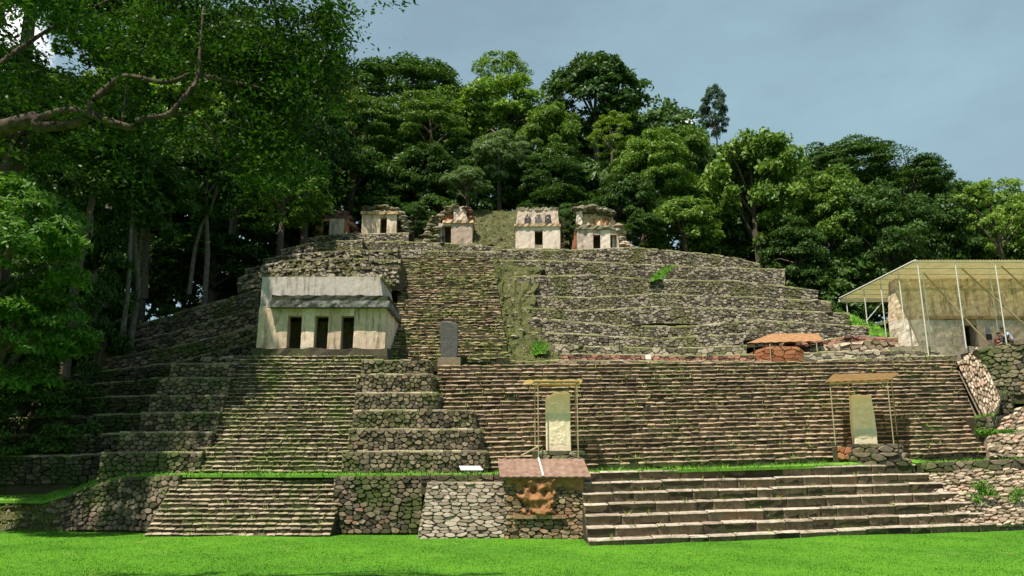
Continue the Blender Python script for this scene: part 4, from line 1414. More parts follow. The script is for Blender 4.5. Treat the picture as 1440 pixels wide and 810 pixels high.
B.slab('left_wing', 'redplaster', B.X(804), B.X(811.7), B.Y + 0.5, B.Y + 2.5, B.Z(354), B.Z(322), bt=(0.35, 0, 0.1, 0), nx_=3, nz_=5, rough=0.06)

# --- roofed temple at the right
B = Bld('temple', 'long brown walled temple with a black doorway under the big sheet roof', 1261, 1460, 494, 43.2)
YF = 43.2
bx0, bx1 = P(1263, 490, YF).x, P(1640, 490, YF).x
zb, zled, ztop = B.Z(498), P(1380, 449, YF).z, P(1340, 391, YF).z
dx0, dx1 = P(1357, 470, YF).x, P(1375, 470, YF).x
dzt = P(1365, 457, YF).z


def quadwall(name, mat, xa, xb, za, zb_, y0, th, nx_, nz_, rough, tap=0.0):
    return B.slab(name, mat, xa, xb, y0, y0 + th, za, zb_, bt=(tap, 0, 0, 0), nx_=nx_, nz_=nz_, rough=rough)


quadwall('lower_wall', 'lowplaster', bx0, dx0, zb, zled, YF, 0.8, 16, 8, 0.03)
quadwall('lower_wall', 'lowplaster', dx1, bx1, zb, zled, YF, 0.8, 34, 8, 0.03)
quadwall('lintel', 'brownwall', dx0 - 0.001, dx1 + 0.001, dzt, zled - 0.002, YF + 0.012, 0.7, 2, 2, 0.01)
B.slab('ledge', 'brownwall', dx0 - 2.0, bx1, YF - 0.16, YF + 0.8, zled + 0.003, zled + 0.16, nx_=40, nz_=1, rough=0.03)
B.slab('upper_wall', 'muralwall', bx0 + 0.05, bx1, YF + 0.05, YF + 0.9, zled + 0.165, ztop, bt=(0.3, 0, 0.1, 0), nx_=50, nz_=12, rough=0.022)
B.slab('ceiling', 'muralwall', bx0 + 0.9, bx1, YF + 0.75, YF + 4.3, zled + 0.3, zled + 0.5, nx_=8, nz_=1, rough=0.01)
B.slab('left_shoulder', 'brownwall', bx0 + 0.03, dx0 - 2.003, YF + 0.02, YF + 0.8, zled + 0.003, zled + 0.16, nx_=10, nz_=1, rough=0.03)
B.slab('back_wall', 'brownwall', bx0 + 3.2, bx1, YF + 4.0, YF + 4.6, zb, ztop, nx_=10, nz_=3, rough=0.04)
mb = MB()
mb.hexa([(bx0 + 0.1, YF + 0.8, zb), (bx0 + 0.8, YF + 0.8, zb), (bx0 + 4.0, YF + 4.0, zb), (bx0 + 3.2, YF + 4.2, zb),
         (bx0 + 0.4, YF + 0.85, ztop - 0.1), (bx0 + 0.9, YF + 0.85, ztop - 0.1), (bx0 + 4.0, YF + 4.0, ztop - 0.1), (bx0 + 3.4, YF + 4.2, ztop - 0.1)])
mb.build('side_wall', M['brownwall'], B.t)
B.slab('floor', 'hill', bx0 - 1.5, bx1, YF - 2.6, YF + 5, zb - 0.8, zb + 0.05, nx_=30, nz_=1, rough=0.04)
# info panel by the doorway
p0 = P(1385, 456, YF - 0.35)
p1 = P(1394.5, 478, YF - 0.35)
sg = thing('info_panel', 'grey information panel with a black lower band beside the black doorway', 'sign', ((p0.x + p1.x) / 2, YF - 0.35, zb))
mb = MB()
zm = P(1390, 470, YF - 0.35).z
mb.box(p0.x, p1.x, YF - 0.37, YF - 0.33, zm, p0.z)
mb.build('panel', M['greypanel'], sg)
mb = MB()
mb.box(p0.x - 0.02, p1.x + 0.02, YF - 0.39, YF - 0.325, p1.z, zm)
mb.build('lower_band', M['black'], sg)
for xx_ in (p0.x + 0.04, p1.x - 0.04):
    mb = MB()
    mb.box(xx_ - 0.02, xx_ + 0.02, YF - 0.36, YF - 0.328, zb + 0.04, p1.z - 0.003)
    mb.build('leg', M['greypanel'], sg)

# big sheet roof on thin posts
ry0, ry1 = 40.2, 50.0
rz0 = P(1288, 367, ry0).z
rxl = P(1288, 367, ry0).x
rz1 = P(1193, 420, ry1).z
rxr = 44.0
sh = thing('shelter', 'large olive sheet roof on thin white posts over the right temple', 'shelter', (rxl + 4, 44, zb))
rzf = lambda y: rz0 + (rz1 - rz0) * (y - ry0) / (ry1 - ry0)
# corrugated sheets, each strip one piece
sw = 1.02
ns = int((rxr - rxl) / sw)
for s in range(ns):
    vs, fs = [], []
    m = 12
    for j, y in enumerate((ry0, ry1)):
        for i in range(m + 1):
            x = rxl + s * sw + (sw - 0.012) * i / m
            w = 0.03 * (1 if i % 2 else -1)
            lower = 0.0
            vs += [(x, y, rzf(y) + w + 0.05), (x, y, rzf(y) + w + 0.038)]
    k = (m + 1) * 2
    for i in range(m):
        a0 = i * 2
        fs += [(a0, a0 + 2, a0 + 2 + k, a0 + k), (a0 + 1 + k, a0 + 3 + k, a0 + 3, a0 + 1), (a0 + 1, a0 + 3, a0 + 2, a0), (a0 + k, a0 + 2 + k, a0 + 3 + k, a0 + 1 + k)]
    mk('roof_sheet', vs, fs, M['shelterroof'], sh, (rxl + s * sw, ry0, rz0))
# turned-down left sheet
vs, fs = [], []
for j, y in enumerate((ry0 + 6.2, ry1)):
    f = j
    vs += [(rxl, y, rzf(y) + 0.03), (rxl - 0.25 * f, y, rzf(y) - 0.5 * f + 0.03), (rxl - 0.25 * f, y, rzf(y) - 0.5 * f + 0.018), (rxl, y, rzf(y) + 0.018)]
# purlins along x
for i in range(8):
    y = ry0 + 0.12 + i * (ry1 - ry0 - 0.3) / 7
    mb = MB()
    mb.tube([(rxl - 0.02, y, rzf(y) - 0.03), (rxr, y, rzf(y) - 0.03)], 0.035, 6)
    mb.build('purlin', M['steel'], sh)
mb = MB()
mb.tube([(rxl - 0.03, ry0, rz0 + 0.03), (rxl - 0.03, ry1, rz1 + 0.03)], 0.06, 6)
mb.build('edge_trim', M['steel'], sh)
mb = MB()
mb.box(rxl - 0.1, P(1278, 420, ry1).x, ry1 + 0.02, ry1 + 0.1, rz1 - 0.22, rz1 - 0.02)
mb.build('fascia', M['steel'], sh)


def post(name, p, q, r, mat, parent):
    mb = MB()
    mb.tube([p, q], r, 6)
    return mb.build(name, mat, parent)


for y in (ry0 + 0.1, 42.4, 44.6, 46.8, 49.4):
    z_g = max(gz(rxl, y), 7.0) if y > 41 else zb - 0.3
    post('post', (rxl + 0.12, y, z_g - 0.3), (rxl + 0.12, y, rzf(y) - 0.03), 0.032, M['steel'], sh)
for x in (rxl + 2.15, rxl + 4.3, rxl + 6.4, rxl + 8.6):
    y = ry0 + 0.1
    post('post', (x, y, zb - 0.1), (x, y, rzf(y) - 0.03), 0.032, M['steel'], sh)
for x in (rxl + 1.6, rxl + 3.5, rxl + 5.4, rxl + 7.3):
    post('post', (x, YF - 0.6, zb - 0.1), (x, YF - 0.6, rzf(YF) - 0.03), 0.035, M['steel'], sh)
for (u0, v0, u1, v1) in ((1299, 384, 1390, 484), (1352, 377, 1442, 458), (1408, 374, 1500, 458)):
    yb = 41.0
    p, q = P(u0, v0, yb), P(u1, v1, yb - 0.3)
    post('brace', p, q, 0.04, M['wood'], sh)
for (u0, v0, u1, v1) in ((1272, 384, 1245, 420), (1240, 426, 1218, 452)):
    p, q = P(u0, v0, 45.5), P(u1, v1, 46.0)
    post('brace', p, q, 0.03, M['steel'], sh)

# ------------------------------------------------------------------ stelae, plinths and shelters
def stela(label, foot, outline, Y, th, mat, lean=0.0, name='stela'):
    """outline: pixels, counterclockwise from lower left, on a slab at depth Y"""
    pts = [P(u, v, Y) for (u, v) in outline]
    t_c = sum((p.x for p in pts)) / len(pts)
    zb_ = min(p.z for p in pts)
    rg = random.Random(hash_(label))
    dens = []
    for i in range(len(pts)):
        a0, c0 = pts[i], pts[(i + 1) % len(pts)]
        m = max(1, int((c0 - a0).length / 0.14))
        for j in range(m):
            p = a0.lerp(c0, j / m)
            dens.append(p + Vector((rg.uniform(-0.012, 0.012), 0, rg.uniform(-0.012, 0.012))))
    n = len(dens)
    cx_, cz_ = t_c, sum(p.z for p in dens) / n
    def sc(p, k, y):
        return (cx_ + (p.x - cx_) * k, y + lean * (p.z - zb_), cz_ + (p.z - cz_) * k)
    vs = [sc(p, 0.95, Y - th / 2) for p in dens] + [sc(p, 1.0, Y - th / 2 + 0.03) for p in dens] + [sc(p, 1.0, Y + th / 2 - 0.03) for p in dens] + [sc(p, 0.95, Y + th / 2) for p in dens]
    fs = [tuple(range(n)), tuple(3 * n + i for i in reversed(range(n)))]
    for r in range(3):
        for i in range(n):
            a0, c0 = r * n + i, r * n + (i + 1) % n
            fs.append((a0, a0 + n, c0 + n, c0))
    o = mk(name, vs, fs, mat, None, (t_c, Y, zb_))
    # flipped winding for outward normals
    me = o.data
    me.flip_normals()
    tag(o, label, 'stela')
    if mat == M['stela']:
        xa, xb = min(p.x for p in pts) + 0.14, max(p.x for p in pts) - 0.14
        za, zb2 = zb_ + 0.25, max(p.z for p in pts) - 0.42
        lx = (outline[len(outline) // 2][0] - 0) * 0
        g = [(rg.uniform(0.15, 0.85), rg.uniform(0.05, 0.95), rg.uniform(0.04, 0.16), rg.uniform(0.015, 0.07), rg.choice((-1, 1))) for _ in range(46)]
        tl = (pts[3].x - pts[0].x) / max(0.1, pts[3].z - pts[0].z) if pts[3].z > zb_ + 1.2 else 0.0
        sk = ((min(p.x for p in pts if p.z > zb_ + 1.6) - min(p.x for p in pts if p.z < zb_ + 0.4)) / 2.2)
        vs2, fs2 = [], []
        nu, nv = 22, 54
        for j in range(nv + 1):
            for i in range(nu + 1):
                fu, fv = i / nu, j / nv
                d = sum(sg_ * bump2(fu, fv, cx2, cy2, rx2, ry2) for (cx2, cy2, rx2, ry2, sg_) in g)
                e = min(fu, 1 - fu, fv, 1 - fv)
                d = (max(-1, min(1, d)) * 0.013 + 0.01) * min(1, e / 0.06) - (0.03 if e < 0.001 else 0)
                vs2.append((xa + (xb - xa) * fu * 0.94 + sk * (za + (zb2 - za) * fv - zb_), Y - th / 2 - d + 0.004, za + (zb2 - za) * fv))
        for j in range(nv):
            for i in range(nu):
                a0 = j * (nu + 1) + i
                fs2.append((a0, a0 + 1, a0 + nu + 2, a0 + nu + 1))
        xa_ok = mk('carved_relief', vs2, fs2, mat, o, (t_c, Y, zb_), smooth=True)
    return o


Y2 = 33.6
st2 = stela('tall pale stela with a slanted top under the yellow roof above the mask', None,
            [(768.5, 636), (803, 636), (802, 600), (801, 553.5), (797, 551.5), (780, 552.5), (767, 560), (767, 600)], Y2, 0.32, M['stela'])
b0, b1 = P(756, 646, Y2 - 0.4), P(820, 634, Y2 - 0.4)
wall('stone_plinth', 'low grey stone plinth under the stela with the slanted top', 'plinth',
     [(b0.x, Y2 - 0.4, b0.z - 0.15), (b1.x, Y2 - 0.4, b0.z - 0.15), (b1.x, Y2 + 0.5, b0.z - 0.15)], [(b0.x, Y2 - 0.38, b1.z), (b1.x, Y2 - 0.38, b1.z), (b1.x, Y2 + 0.5, b1.z)], 'hill', 0.5, 0.18, back=(-0.2, 0.8, 0))
Y3 = 35.3
st3 = stela('pale leaning stela without a slanted top under the orange roof on the right', None,
            [(1200.5, 627), (1233, 626), (1229, 590), (1223, 556), (1210, 555.5), (1195.5, 556), (1197, 590)], Y3, 0.32, M['stela'])
b0, b1 = P(1199, 636, Y3 - 0.4), P(1268, 624, Y3 - 0.4)
wall('stone_plinth', 'dark stone plinth under the leaning right stela', 'plinth',
     [(b0.x, Y3 - 0.4, b0.z - 0.5), (b1.x, Y3 - 0.4, b0.z - 0.5), (b1.x, Y3 + 0.5, b0.z - 0.5)], [(b0.x, Y3 - 0.38, b1.z), (b1.x, Y3 - 0.38, b1.z), (b1.x, Y3 + 0.5, b1.z)], 'dark', 0.5, 0.2, back=(-0.2, 0.8, 0))
b0, b1 = P(1197, 652, Y3 - 1.0), P(1280, 636.5, Y3 - 1.0)
wall('stone_plinth', 'broad lower stone base in front of the leaning right stela', 'plinth',
     [(b0.x, Y3 - 1.0, b0.z - 0.1), (b1.x, Y3 - 1.0, b0.z - 0.1), (b1.x, Y3 - 0.2, b0.z - 0.1)], [(b0.x, Y3 - 0.97, b1.z), (b1.x, Y3 - 0.97, b1.z), (b1.x, Y3 - 0.2, b1.z)], 'dark', 0.5, 0.22, back=(-0.2, 0.56, 0))
b0, b1 = P(1178, 640, Y3 - 0.8), P(1198, 628, Y3 - 0.8)
wall('masonry_block', 'orange stained stone block left of the leaning stela plinth', 'block',
     [(b0.x, Y3 - 0.8, b0.z - 0.2), (b1.x, Y3 - 0.8, b0.z - 0.2)], [(b0.x, Y3 - 0.78, b1.z), (b1.x, Y3 - 0.78, b1.z)], 'redblock', 0.4, 0.3, back=(0, 0.5, 0))
Yd = 38.9
stela('dark grey stela standing alone at the foot of the worn stairway', None,
      [(620.5, 505), (643, 504), (644.5, 480), (644.5, 457), (641, 454), (622, 452.5), (619, 456), (619.5, 480)], Yd, 0.3, M['darkstela'])
b0, b1 = P(616, 508, Yd), P(648, 503.5, Yd)
mb = MB()
mb.box(b0.x, b1.x, Yd - 0.35, Yd + 0.4, b0.z - 0.3, b1.z)
tag(mb.build('stone_plinth', M['rightrub'], None, (b0.x, Yd, b0.z)), 'small pinkish stone footing under the dark grey stela', 'plinth')

# shelters over the two stelae
def sheet_roof(parent, q, mat, name='roof_sheet', n=16, amp=0.015, th=0.02):
    """q: four corners near-left, near-right, far-right, far-left"""
    q = [V3(p) for p in q]
    vs, fs = [], []
    for i in range(n + 1):
        w = amp * (1 if i % 2 else -1)
        for (e0, e1) in ((q[0], q[1]), (q[3], q[2])):
            p = e0.lerp(e1, i / n)
            vs += [p + Vector((0, 0, w)), p + Vector((0, 0, w - th))]
    for i in range(n):
        a0, c0 = i * 4, (i + 1) * 4
        fs += [(a0, c0, c0 + 2, a0 + 2), (a0 + 3, c0 + 3, c0 + 1, a0 + 1), (a0 + 1, c0 + 1, c0, a0), (a0 + 2, c0 + 2, c0 + 3, a0 + 3)]
    k = n * 4
    fs += [(0, 2, 3, 1), (k + 1, k + 3, k + 2, k)]
    return mk(name, vs, fs, mat, parent)


s2 = thing('shelter', 'yellow sheet roof on four thin posts over the stela with the slanted top', 'shelter', (P(785, 640, Y2).x, Y2, P(785, 640, Y2).z))
yn, yf = Y2 - 0.75, Y2 + 0.75
zr = P(780, 534, yn).z
xl, xr = P(737, 534, yn).x, P(820, 534, yn).x
sheet_roof(s2, [(xl + 0.1, yn, zr), (xr - 0.02, yn, zr), (xr + 0.03, yf, zr + 0.02), (xl - 0.05, yf, zr + 0.02)], M['yellowroof'])
for (u, y) in ((757, yn + 0.1), (812.5, yn + 0.1), (752.5, yf - 0.1), (810, yf - 0.1)):
    x = P(u, 600, y).x
    post('post', (x, y, P(u, 648, yn).z - 0.1 if y < Y2 else P(u, 610, yf).z - 0.5), (x, y, zr - 0.04), 0.026, M['wood'], s2)
for y in (yn + 0.1, yf - 0.1):
    post('beam', (P(750, 540, y).x, y, zr - 0.09), (P(815, 540, y).x, y, zr - 0.09), 0.05, M['wood'], s2)
post('brace', P(733, 641, Y2 - 0.7), P(757, 628, Y2 - 0.62), 0.04, M['wood'], s2)

s3 = thing('shelter', 'orange sheet roof on thin posts over the leaning right stela', 'shelter', (P(1215, 632, Y3).x, Y3, P(1215, 632, Y3).z))
yn, yf = Y3 - 1.0, Y3 + 1.2
zr = P(1215, 536, yn).z
q0, q1 = P(1160, 537, yn), P(1252, 533, yn)
zr2 = P(1215, 524, yf).z
sheet_roof(s3, [(q0.x, yn, q0.z), (q1.x, yn, q1.z), (P(1264, 523, yf).x, yf, P(1264, 524, yf).z), (P(1198, 524, yf).x - 0.9, yf, P(1198, 526, yf).z)], M['orangeroof'])
for (u, y) in ((1169, yn + 0.1), (1250, yn + 0.1), (1195, yf - 0.1), (1256, yf - 0.1)):
    x = P(u, 560, y).x
    zg = P(u, 625, yn).z if y < Y3 else P(u, 600, yf).z - 0.6
    post('post', (x, y, zg), (x, y, (q0.z if y < Y3 else P(1198, 526, yf).z) - 0.05), 0.024, M['wood'], s3)
post('beam', (q0.x + 0.2, yn + 0.1, q0.z - 0.08), (q1.x - 0.05, yn + 0.1, q1.z - 0.08), 0.05, M['wood'], s3)
post('beam', (P(1192, 530, yf).x, yf - 0.1, zr2 - 0.12), (P(1260, 530, yf).x, yf - 0.1, zr2 - 0.1), 0.05, M['wood'], s3)

# red painted block and its low roof
Yr = 40.6
b_, t_ = wpts([(1058, 514, Yr - 0.1, 1064, 492, Yr), (1080, 514, Yr - 0.2, 1080, 487, Yr - 0.1), (1118, 514, Yr - 0.2, 1122, 487, Yr - 0.1), (1136, 514, Yr, 1133, 496, Yr + 0.1)])
wall('masonry_block', 'orange red plastered masonry block under the low rust coloured roof', 'block', b_, t_, 'redblock', 0.5, 0.2, gap=0.004, depth=0.03, back=(0, 1.3, 0), coremat='redblock', rich=False)
s4 = thing('sheet_roof', 'low rust coloured sheet roof above the orange red block', 'roof', P(1105, 480, Yr))
q0, q1, q2, q3 = P(1050, 482, Yr + 0.15), P(1158, 479, Yr + 0.15), P(1150, 469, Yr + 2.2), P(1085, 469, Yr + 2.2)
sheet_roof(s4, [q0, q1, q2, q3], M['redroof'])
for (u, v0, v1, y) in ((1085, 514, 484, Yr - 0.25), (1151, 514, 481, Yr + 0.2), (1062, 506, 482, Yr + 0.6), (1141, 500, 476, Yr + 1.2)):
    x = P(u, v0, y).x
    post('post', (x, y, P(u, v0, y).z - 0.1), (x, y, P(u, v1, y).z + 0.02), 0.03, M['wood'], s4)

# ------------------------------------------------------------------ small signs
pl = P(645, 662, 32.3)
w_ = P(679, 662, 32.3).x - pl.x
pt_ = thing('plaque', 'white sloping notice board lying on the grass ledge left of the rusty sheet', 'sign', (pl.x + w_ / 2, 32.4, pl.z))
mb = MB()
z_ = pl.z + 0.02
mb.hexa([(pl.x + 0.12, 32.2, z_), (pl.x + w_, 32.2, z_), (pl.x + w_ - 0.14, 32.55, z_ + 0.14), (pl.x, 32.55, z_ + 0.14),
         (pl.x + 0.12, 32.2, z_ + 0.03), (pl.x + w_, 32.2, z_ + 0.03), (pl.x + w_ - 0.14, 32.55, z_ + 0.17), (pl.x, 32.55, z_ + 0.17)])
mb.build('board', M['white'], pt_)
mb = MB()
mb.box(pl.x + 0.2, pl.x + 0.26, 32.4, 32.46, pl.z - 0.15, pl.z + 0.06)
mb.box(pl.x + w_ - 0.3, pl.x + w_ - 0.24, 32.4, 32.46, pl.z - 0.15, pl.z + 0.06)
mb.build('support', M['steel'], pt_)
p0 = P(912, 516, 39.3)
sg = thing('small_sign', 'small white sign on a thin stake above the central stairway', 'sign', p0)
z0_, z1_ = P(912, 505, 39.3).z, P(912, 499, 39.3).z
mb = MB()
mb.box(p0.x - 0.14, p0.x + 0.14, 39.27, 39.3, z0_, z1_)
mb.build('panel', M['white'], sg)
mb = MB()
mb.box(p0.x - 0.02, p0.x + 0.02, 39.302, 39.33, p0.z - 0.2, z1_ - 0.03)
mb.build('stake', M['white'], sg)
p0 = P(1400, 643, 35.9)
sg = thing('marker_board', 'white slanted marker board on the grass at the far right', 'sign', p0)
a0, a1 = P(1398, 643, 35.8), P(1421, 632, 35.8)
mb = MB()
mb.hexa([(a0.x, 35.7, a0.z), (a1.x, 35.7, a0.z), (a1.x, 36.0, a1.z - 0.04), (a0.x, 36.0, a1.z - 0.04),
         (a0.x, 35.66, a0.z + 0.03), (a1.x, 35.66, a0.z + 0.03), (a1.x, 35.96, a1.z), (a0.x, 35.96, a1.z)])
mb.build('board', M['white'], sg)
mb = MB()
mb.box(a0.x + 0.06, a1.x - 0.06, 36.01, 36.06, a0.z - 0.3, a1.z - 0.06)
mb.build('support', M['steel'], sg)


# ------------------------------------------------------------------ people
def skinned(name, chains, mat, parent, origin, sub=1):
    """chains: [(points, radii)]; joints at the same place are merged; root is the first point"""
    vs, rs, es = [], [], []
    idx = {}
    for pts, rad in chains:
        prev = None
        for p, r in zip(pts, rad):
            key = tuple(round(c, 4) for c in p)
            if key not in idx:
                idx[key] = len(vs)
                vs.append(p)
                rs.append(r)
            if prev is not None:
                es.append((prev, idx[key]))
            prev = idx[key]
    me = bpy.data.meshes.new(name)
    me.from_pydata(vs, es, [])
    me.materials.append(mat)
    o = bpy.data.objects.new(name, me)
    COL.objects.link(o)
    md = o.modifiers.new('skin', 'SKIN')
    md.use_smooth_shade = True
    for i, sv in enumerate(me.skin_vertices[0].data):
        sv.radius = (rs[i], rs[i])
        sv.use_root = (i == 0)
    ss = o.modifiers.new('sub', 'SUBSURF')
    ss.levels = sub
    ss.render_levels = sub
    if parent is not None:
        o.parent = parent
        o.location = Vector(origin) - WL[parent]
    WL[o] = Vector(origin)
    return o


def seated(label, seat, yaw, shirt, lean, scale=1.0):
    """a person sitting with knees drawn up, seat = ground point under the hips, facing local +x turned by yaw"""
    t = thing('person', label, 'person', seat)
    ca, sa = math.cos(yaw), math.sin(yaw)

    def L(x, y, z):
        return ((x * ca - y * sa) * scale, (x * sa + y * ca) * scale, z * scale)
    ln = lean
    hip = L(0, 0, 0.14)
    waist = L(0.04 + 0.1 * ln, 0, 0.32)
    chest = L(0.06 + 0.3 * ln, 0, 0.52)
    neck = L(0.07 + 0.48 * ln, 0, 0.66)
    head0 = L(0.11 + 0.6 * ln, 0, 0.74)
    head1 = L(0.13 + 0.66 * ln, 0, 0.83)
    head2 = L(0.13 + 0.7 * ln, 0, 0.91)
    chains = [([hip, waist, chest, neck, head0, head1, head2], [0.15, 0.13, 0.15, 0.055, 0.075, 0.095, 0.07])]
    shirt_ch = [([L(0.0, 0, 0.12), waist, chest, L(0.07 + 0.44 * ln, 0, 0.62)], [0.165, 0.15, 0.17, 0.08])]
    tro = [([L(0.01, 0, 0.13), hip], [0.16, 0.16])]
    for s in (-1, 1):
        knee = L(0.42, 0.13 * s, 0.46)
        ank = L(0.52, 0.12 * s, 0.07)
        chains.append(([hip, L(0.08, 0.1 * s, 0.15), knee, ank, L(0.62, 0.13 * s, 0.035), L(0.7, 0.135 * s, 0.03)], [0.15, 0.095, 0.065, 0.045, 0.042, 0.03]))
        tro.append(([L(0.01, 0, 0.13), L(0.09, 0.1 * s, 0.155), L(0.425, 0.13 * s, 0.465), L(0.51, 0.12 * s, 0.12)], [0.16, 0.11, 0.08, 0.062]))
        sh_ = L(0.06 + 0.42 * ln, 0.19 * s, 0.58)
        elb = L(0.2 + 0.25 * ln, 0.25 * s, 0.36)
        wr = L(0.4, 0.12 * s, 0.5)
        chains.append(([chest, sh_, elb, wr, L(0.46, 0.09 * s, 0.515)], [0.15, 0.06, 0.045, 0.032, 0.036]))
        for k, fl in enumerate((0.055, 0.065, 0.07, 0.062)):
            b_0 = L(0.46, 0.09 * s, 0.515)
            m_0 = L(0.5, (0.115 - 0.017 * k) * s, 0.52)
            e_0 = L(0.5 + fl * 0.75, (0.115 - 0.018 * k) * s, 0.495)
            chains.append(([b_0, m_0, e_0], [0.036, 0.0095, 0.008]))
        chains.append(([L(0.46, 0.09 * s, 0.515), L(0.465, 0.05 * s, 0.525), L(0.5, 0.035 * s, 0.52)], [0.036, 0.011, 0.009]))
        shirt_ch.append(([chest, sh_, L(0.15 + 0.3 * ln, 0.235 * s, 0.44)], [0.17, 0.078, 0.066]))
        # ears
        chains.append(([head1, L(0.12 + 0.66 * ln, 0.1 * s, 0.83)], [0.095, 0.016]))
    chains.append(([head1, L(0.24 + 0.66 * ln, 0, 0.815)], [0.095, 0.017]))     # nose
    skinned('body', chains, M['skin'], t, seat, 1)
    skinned('shirt', shirt_ch, M[shirt], t, seat, 1)
    skinned('trousers', tro, M['trousers'], t, seat, 1)
    mb = MB()
    c = Vector(L(0.105 + 0.68 * ln, 0, 0.875)) + Vector(seat)
    n1, n2 = 12, 6
    vs = []
    for j in range(n2 + 1):
        th_ = j / n2 * 1.75
        for i in range(n1):
            ph = 2 * math.pi * i / n1
            r_ = 0.118 * scale
            vs.append(c + Vector((r_ * math.sin(th_) * math.cos(ph), r_ * math.sin(th_) * math.sin(ph), r_ * 1.02 * math.cos(th_))))
    fs = [(j * n1 + i, (j + 1) * n1 + i, (j + 1) * n1 + (i + 1) % n1, j * n1 + (i + 1) % n1) for j in range(n2) for i in range(n1)]
    mb.add(vs, fs)
    mb.build('hair', M['hair'], t, smooth=True)
    # face: eyes and mouth
    for s in (-1, 1):
        e = MB()
        add_rock(e, Vector(L(0.215 + 0.66 * ln, 0.036 * s, 0.845)) + Vector(seat), 0.014 * scale, random.Random(1), 1)
        e.build('eye', M['black'], t)
    e = MB()
    add_rock(e, Vector(L(0.212 + 0.66 * ln, 0, 0.775)) + Vector(seat), 0.02 * scale, random.Random(2), 0.3)
    e.build('mouth', M['redshirt'], t)
    return t


ps = P(1427, 484.5, 40.6)
seated('seated person in a light blue shirt with black hair bending forward behind the rubble wall', (ps.x - 0.1, 40.6, ps.z), math.radians(160), 'blueshirt', 0.42, 1.0)
ps = P(1404, 491.5, 41.4)
seated('seated person in a dark maroon top behind the rubble wall near the grey panel', (ps.x - 0.05, 41.4, ps.z), math.radians(-60), 'redshirt', 0.1, 0.95)

# ------------------------------------------------------------------ foliage
def leaf_quads(cent, outd, size, aspect, rg, droop=0.2, spread=0.9):
    """numpy: one folded leaf (two triangles as a quad) per centre; outd is the rough facing"""
    n = len(cent)
    nrm = outd + rg.normal(0, spread, (n, 3))
    nrm[:, 2] += 0.6
    nrm /= np.linalg.norm(nrm, axis=1, keepdims=True) + 1e-9
    t = rg.normal(0, 1, (n, 3))
    t[:, 2] -= droop
    t -= nrm * np.sum(t * nrm, 1, keepdims=True)
    t /= np.linalg.norm(t, axis=1, keepdims=True) + 1e-9
    b = np.cross(nrm, t)
    l = size * rg.uniform(0.6, 1.4, (n, 1))
    w = l * aspect
    v = np.stack([cent - t * l * 0.5, cent + b * w * 0.5 - t * l * 0.05, cent + t * l * 0.5 - nrm * l * 0.12, cent - b * w * 0.5 - t * l * 0.05], 1)
    return v.reshape(-1, 3), np.arange(4 * n).reshape(-1, 4)


def crown_proto(kind, seed):
    rg = np.random.default_rng(seed)
    cs, os_ = [], []
    if kind == 'round':
        nc, per, size = 120, (170, 210, 140, 120)[seed % 4], (0.068, 0.056, 0.078, 0.088)[seed % 4]
    elif kind == 'layer':
        nc, per, size = 95, 190, 0.06
    elif kind == 'feather':
        nc, per, size = 90, 180, 0.085
    else:
        nc, per, size = 60, 130, 0.062
    lobes = rg.normal(0, 1, (7, 3))
    lobes /= np.linalg.norm(lobes, axis=1, keepdims=True)
    for k in range(nc):
        d = rg.normal(0, 1, 3)
        d /= np.linalg.norm(d)
        if d[2] < -0.55 and rg.random() < 0.6:
            d[2] *= -1
        lump = 0.74 + 0.26 * max(0, np.max(lobes @ d) - 0.55) / 0.45
        rad = lump * (rg.uniform(0.45, 1.0) ** 0.5)
        c = d * rad
        if kind == 'layer':
            c[2] = (round(c[2] * 3.2 + rg.normal(0, 0.12)) / 3.2) * 0.9
            sx, sz = 0.26, 0.075
        elif kind == 'feather':
            sx, sz = 0.22, 0.12
            c[2] = c[2] * (1 - 0.3 * (c[0] ** 2 + c[1] ** 2))
        elif kind == 'sparse':
            sx, sz = 0.17, 0.12
        else:
            sx, sz = 0.2, 0.15
        q = rg.normal(0, 1, (per, 3))
        q /= np.linalg.norm(q, axis=1, keepdims=True)
        q[:, 2] = np.where(q[:, 2] < -0.3, -q[:, 2] * 0.6, q[:, 2])
        q = q * rg.uniform(0.35, 1.0, (per, 1)) ** 0.6
        pts = c + q * np.array([sx, sx, sz]) * rg.uniform(0.75, 1.3)
        if kind == 'feather':
            pts[:, 2] -= 0.9 * ((pts[:, 0] - c[0]) ** 2 + (pts[:, 1] - c[1]) ** 2)
        cs.append(pts)
        os_.append(q * 0.7 + d * 0.5)
    cs, os_ = np.concatenate(cs), np.concatenate(os_)
    v, q = leaf_quads(cs, os_, size, 0.5 if kind != 'feather' else 0.32, rg, 0.4)
    return v, q


PROTO = {}
for kind, seeds in (('round', (1, 2, 3, 4)), ('layer', (5, 6)), ('feather', (7, 8)), ('sparse', (9, 10))):
    PROTO[kind] = [crown_proto(kind, s) for s in seeds]
PM = {}


def crown_obj(kind, var, mat, parent, c, r, rz=0.0):
    key = (kind, var, mat)
    if key not in PM:
        v, q = PROTO[kind][var]
        PM[key] = np_mesh('crown', v, q, M[mat])
    o = bpy.data.objects.new('crown', PM[key])
    COL.objects.link(o)
    o.parent = parent
    o.location = V3(c) - WL[parent]
    o.scale = r
    o.rotation_euler = (0, 0, rz)
    return o


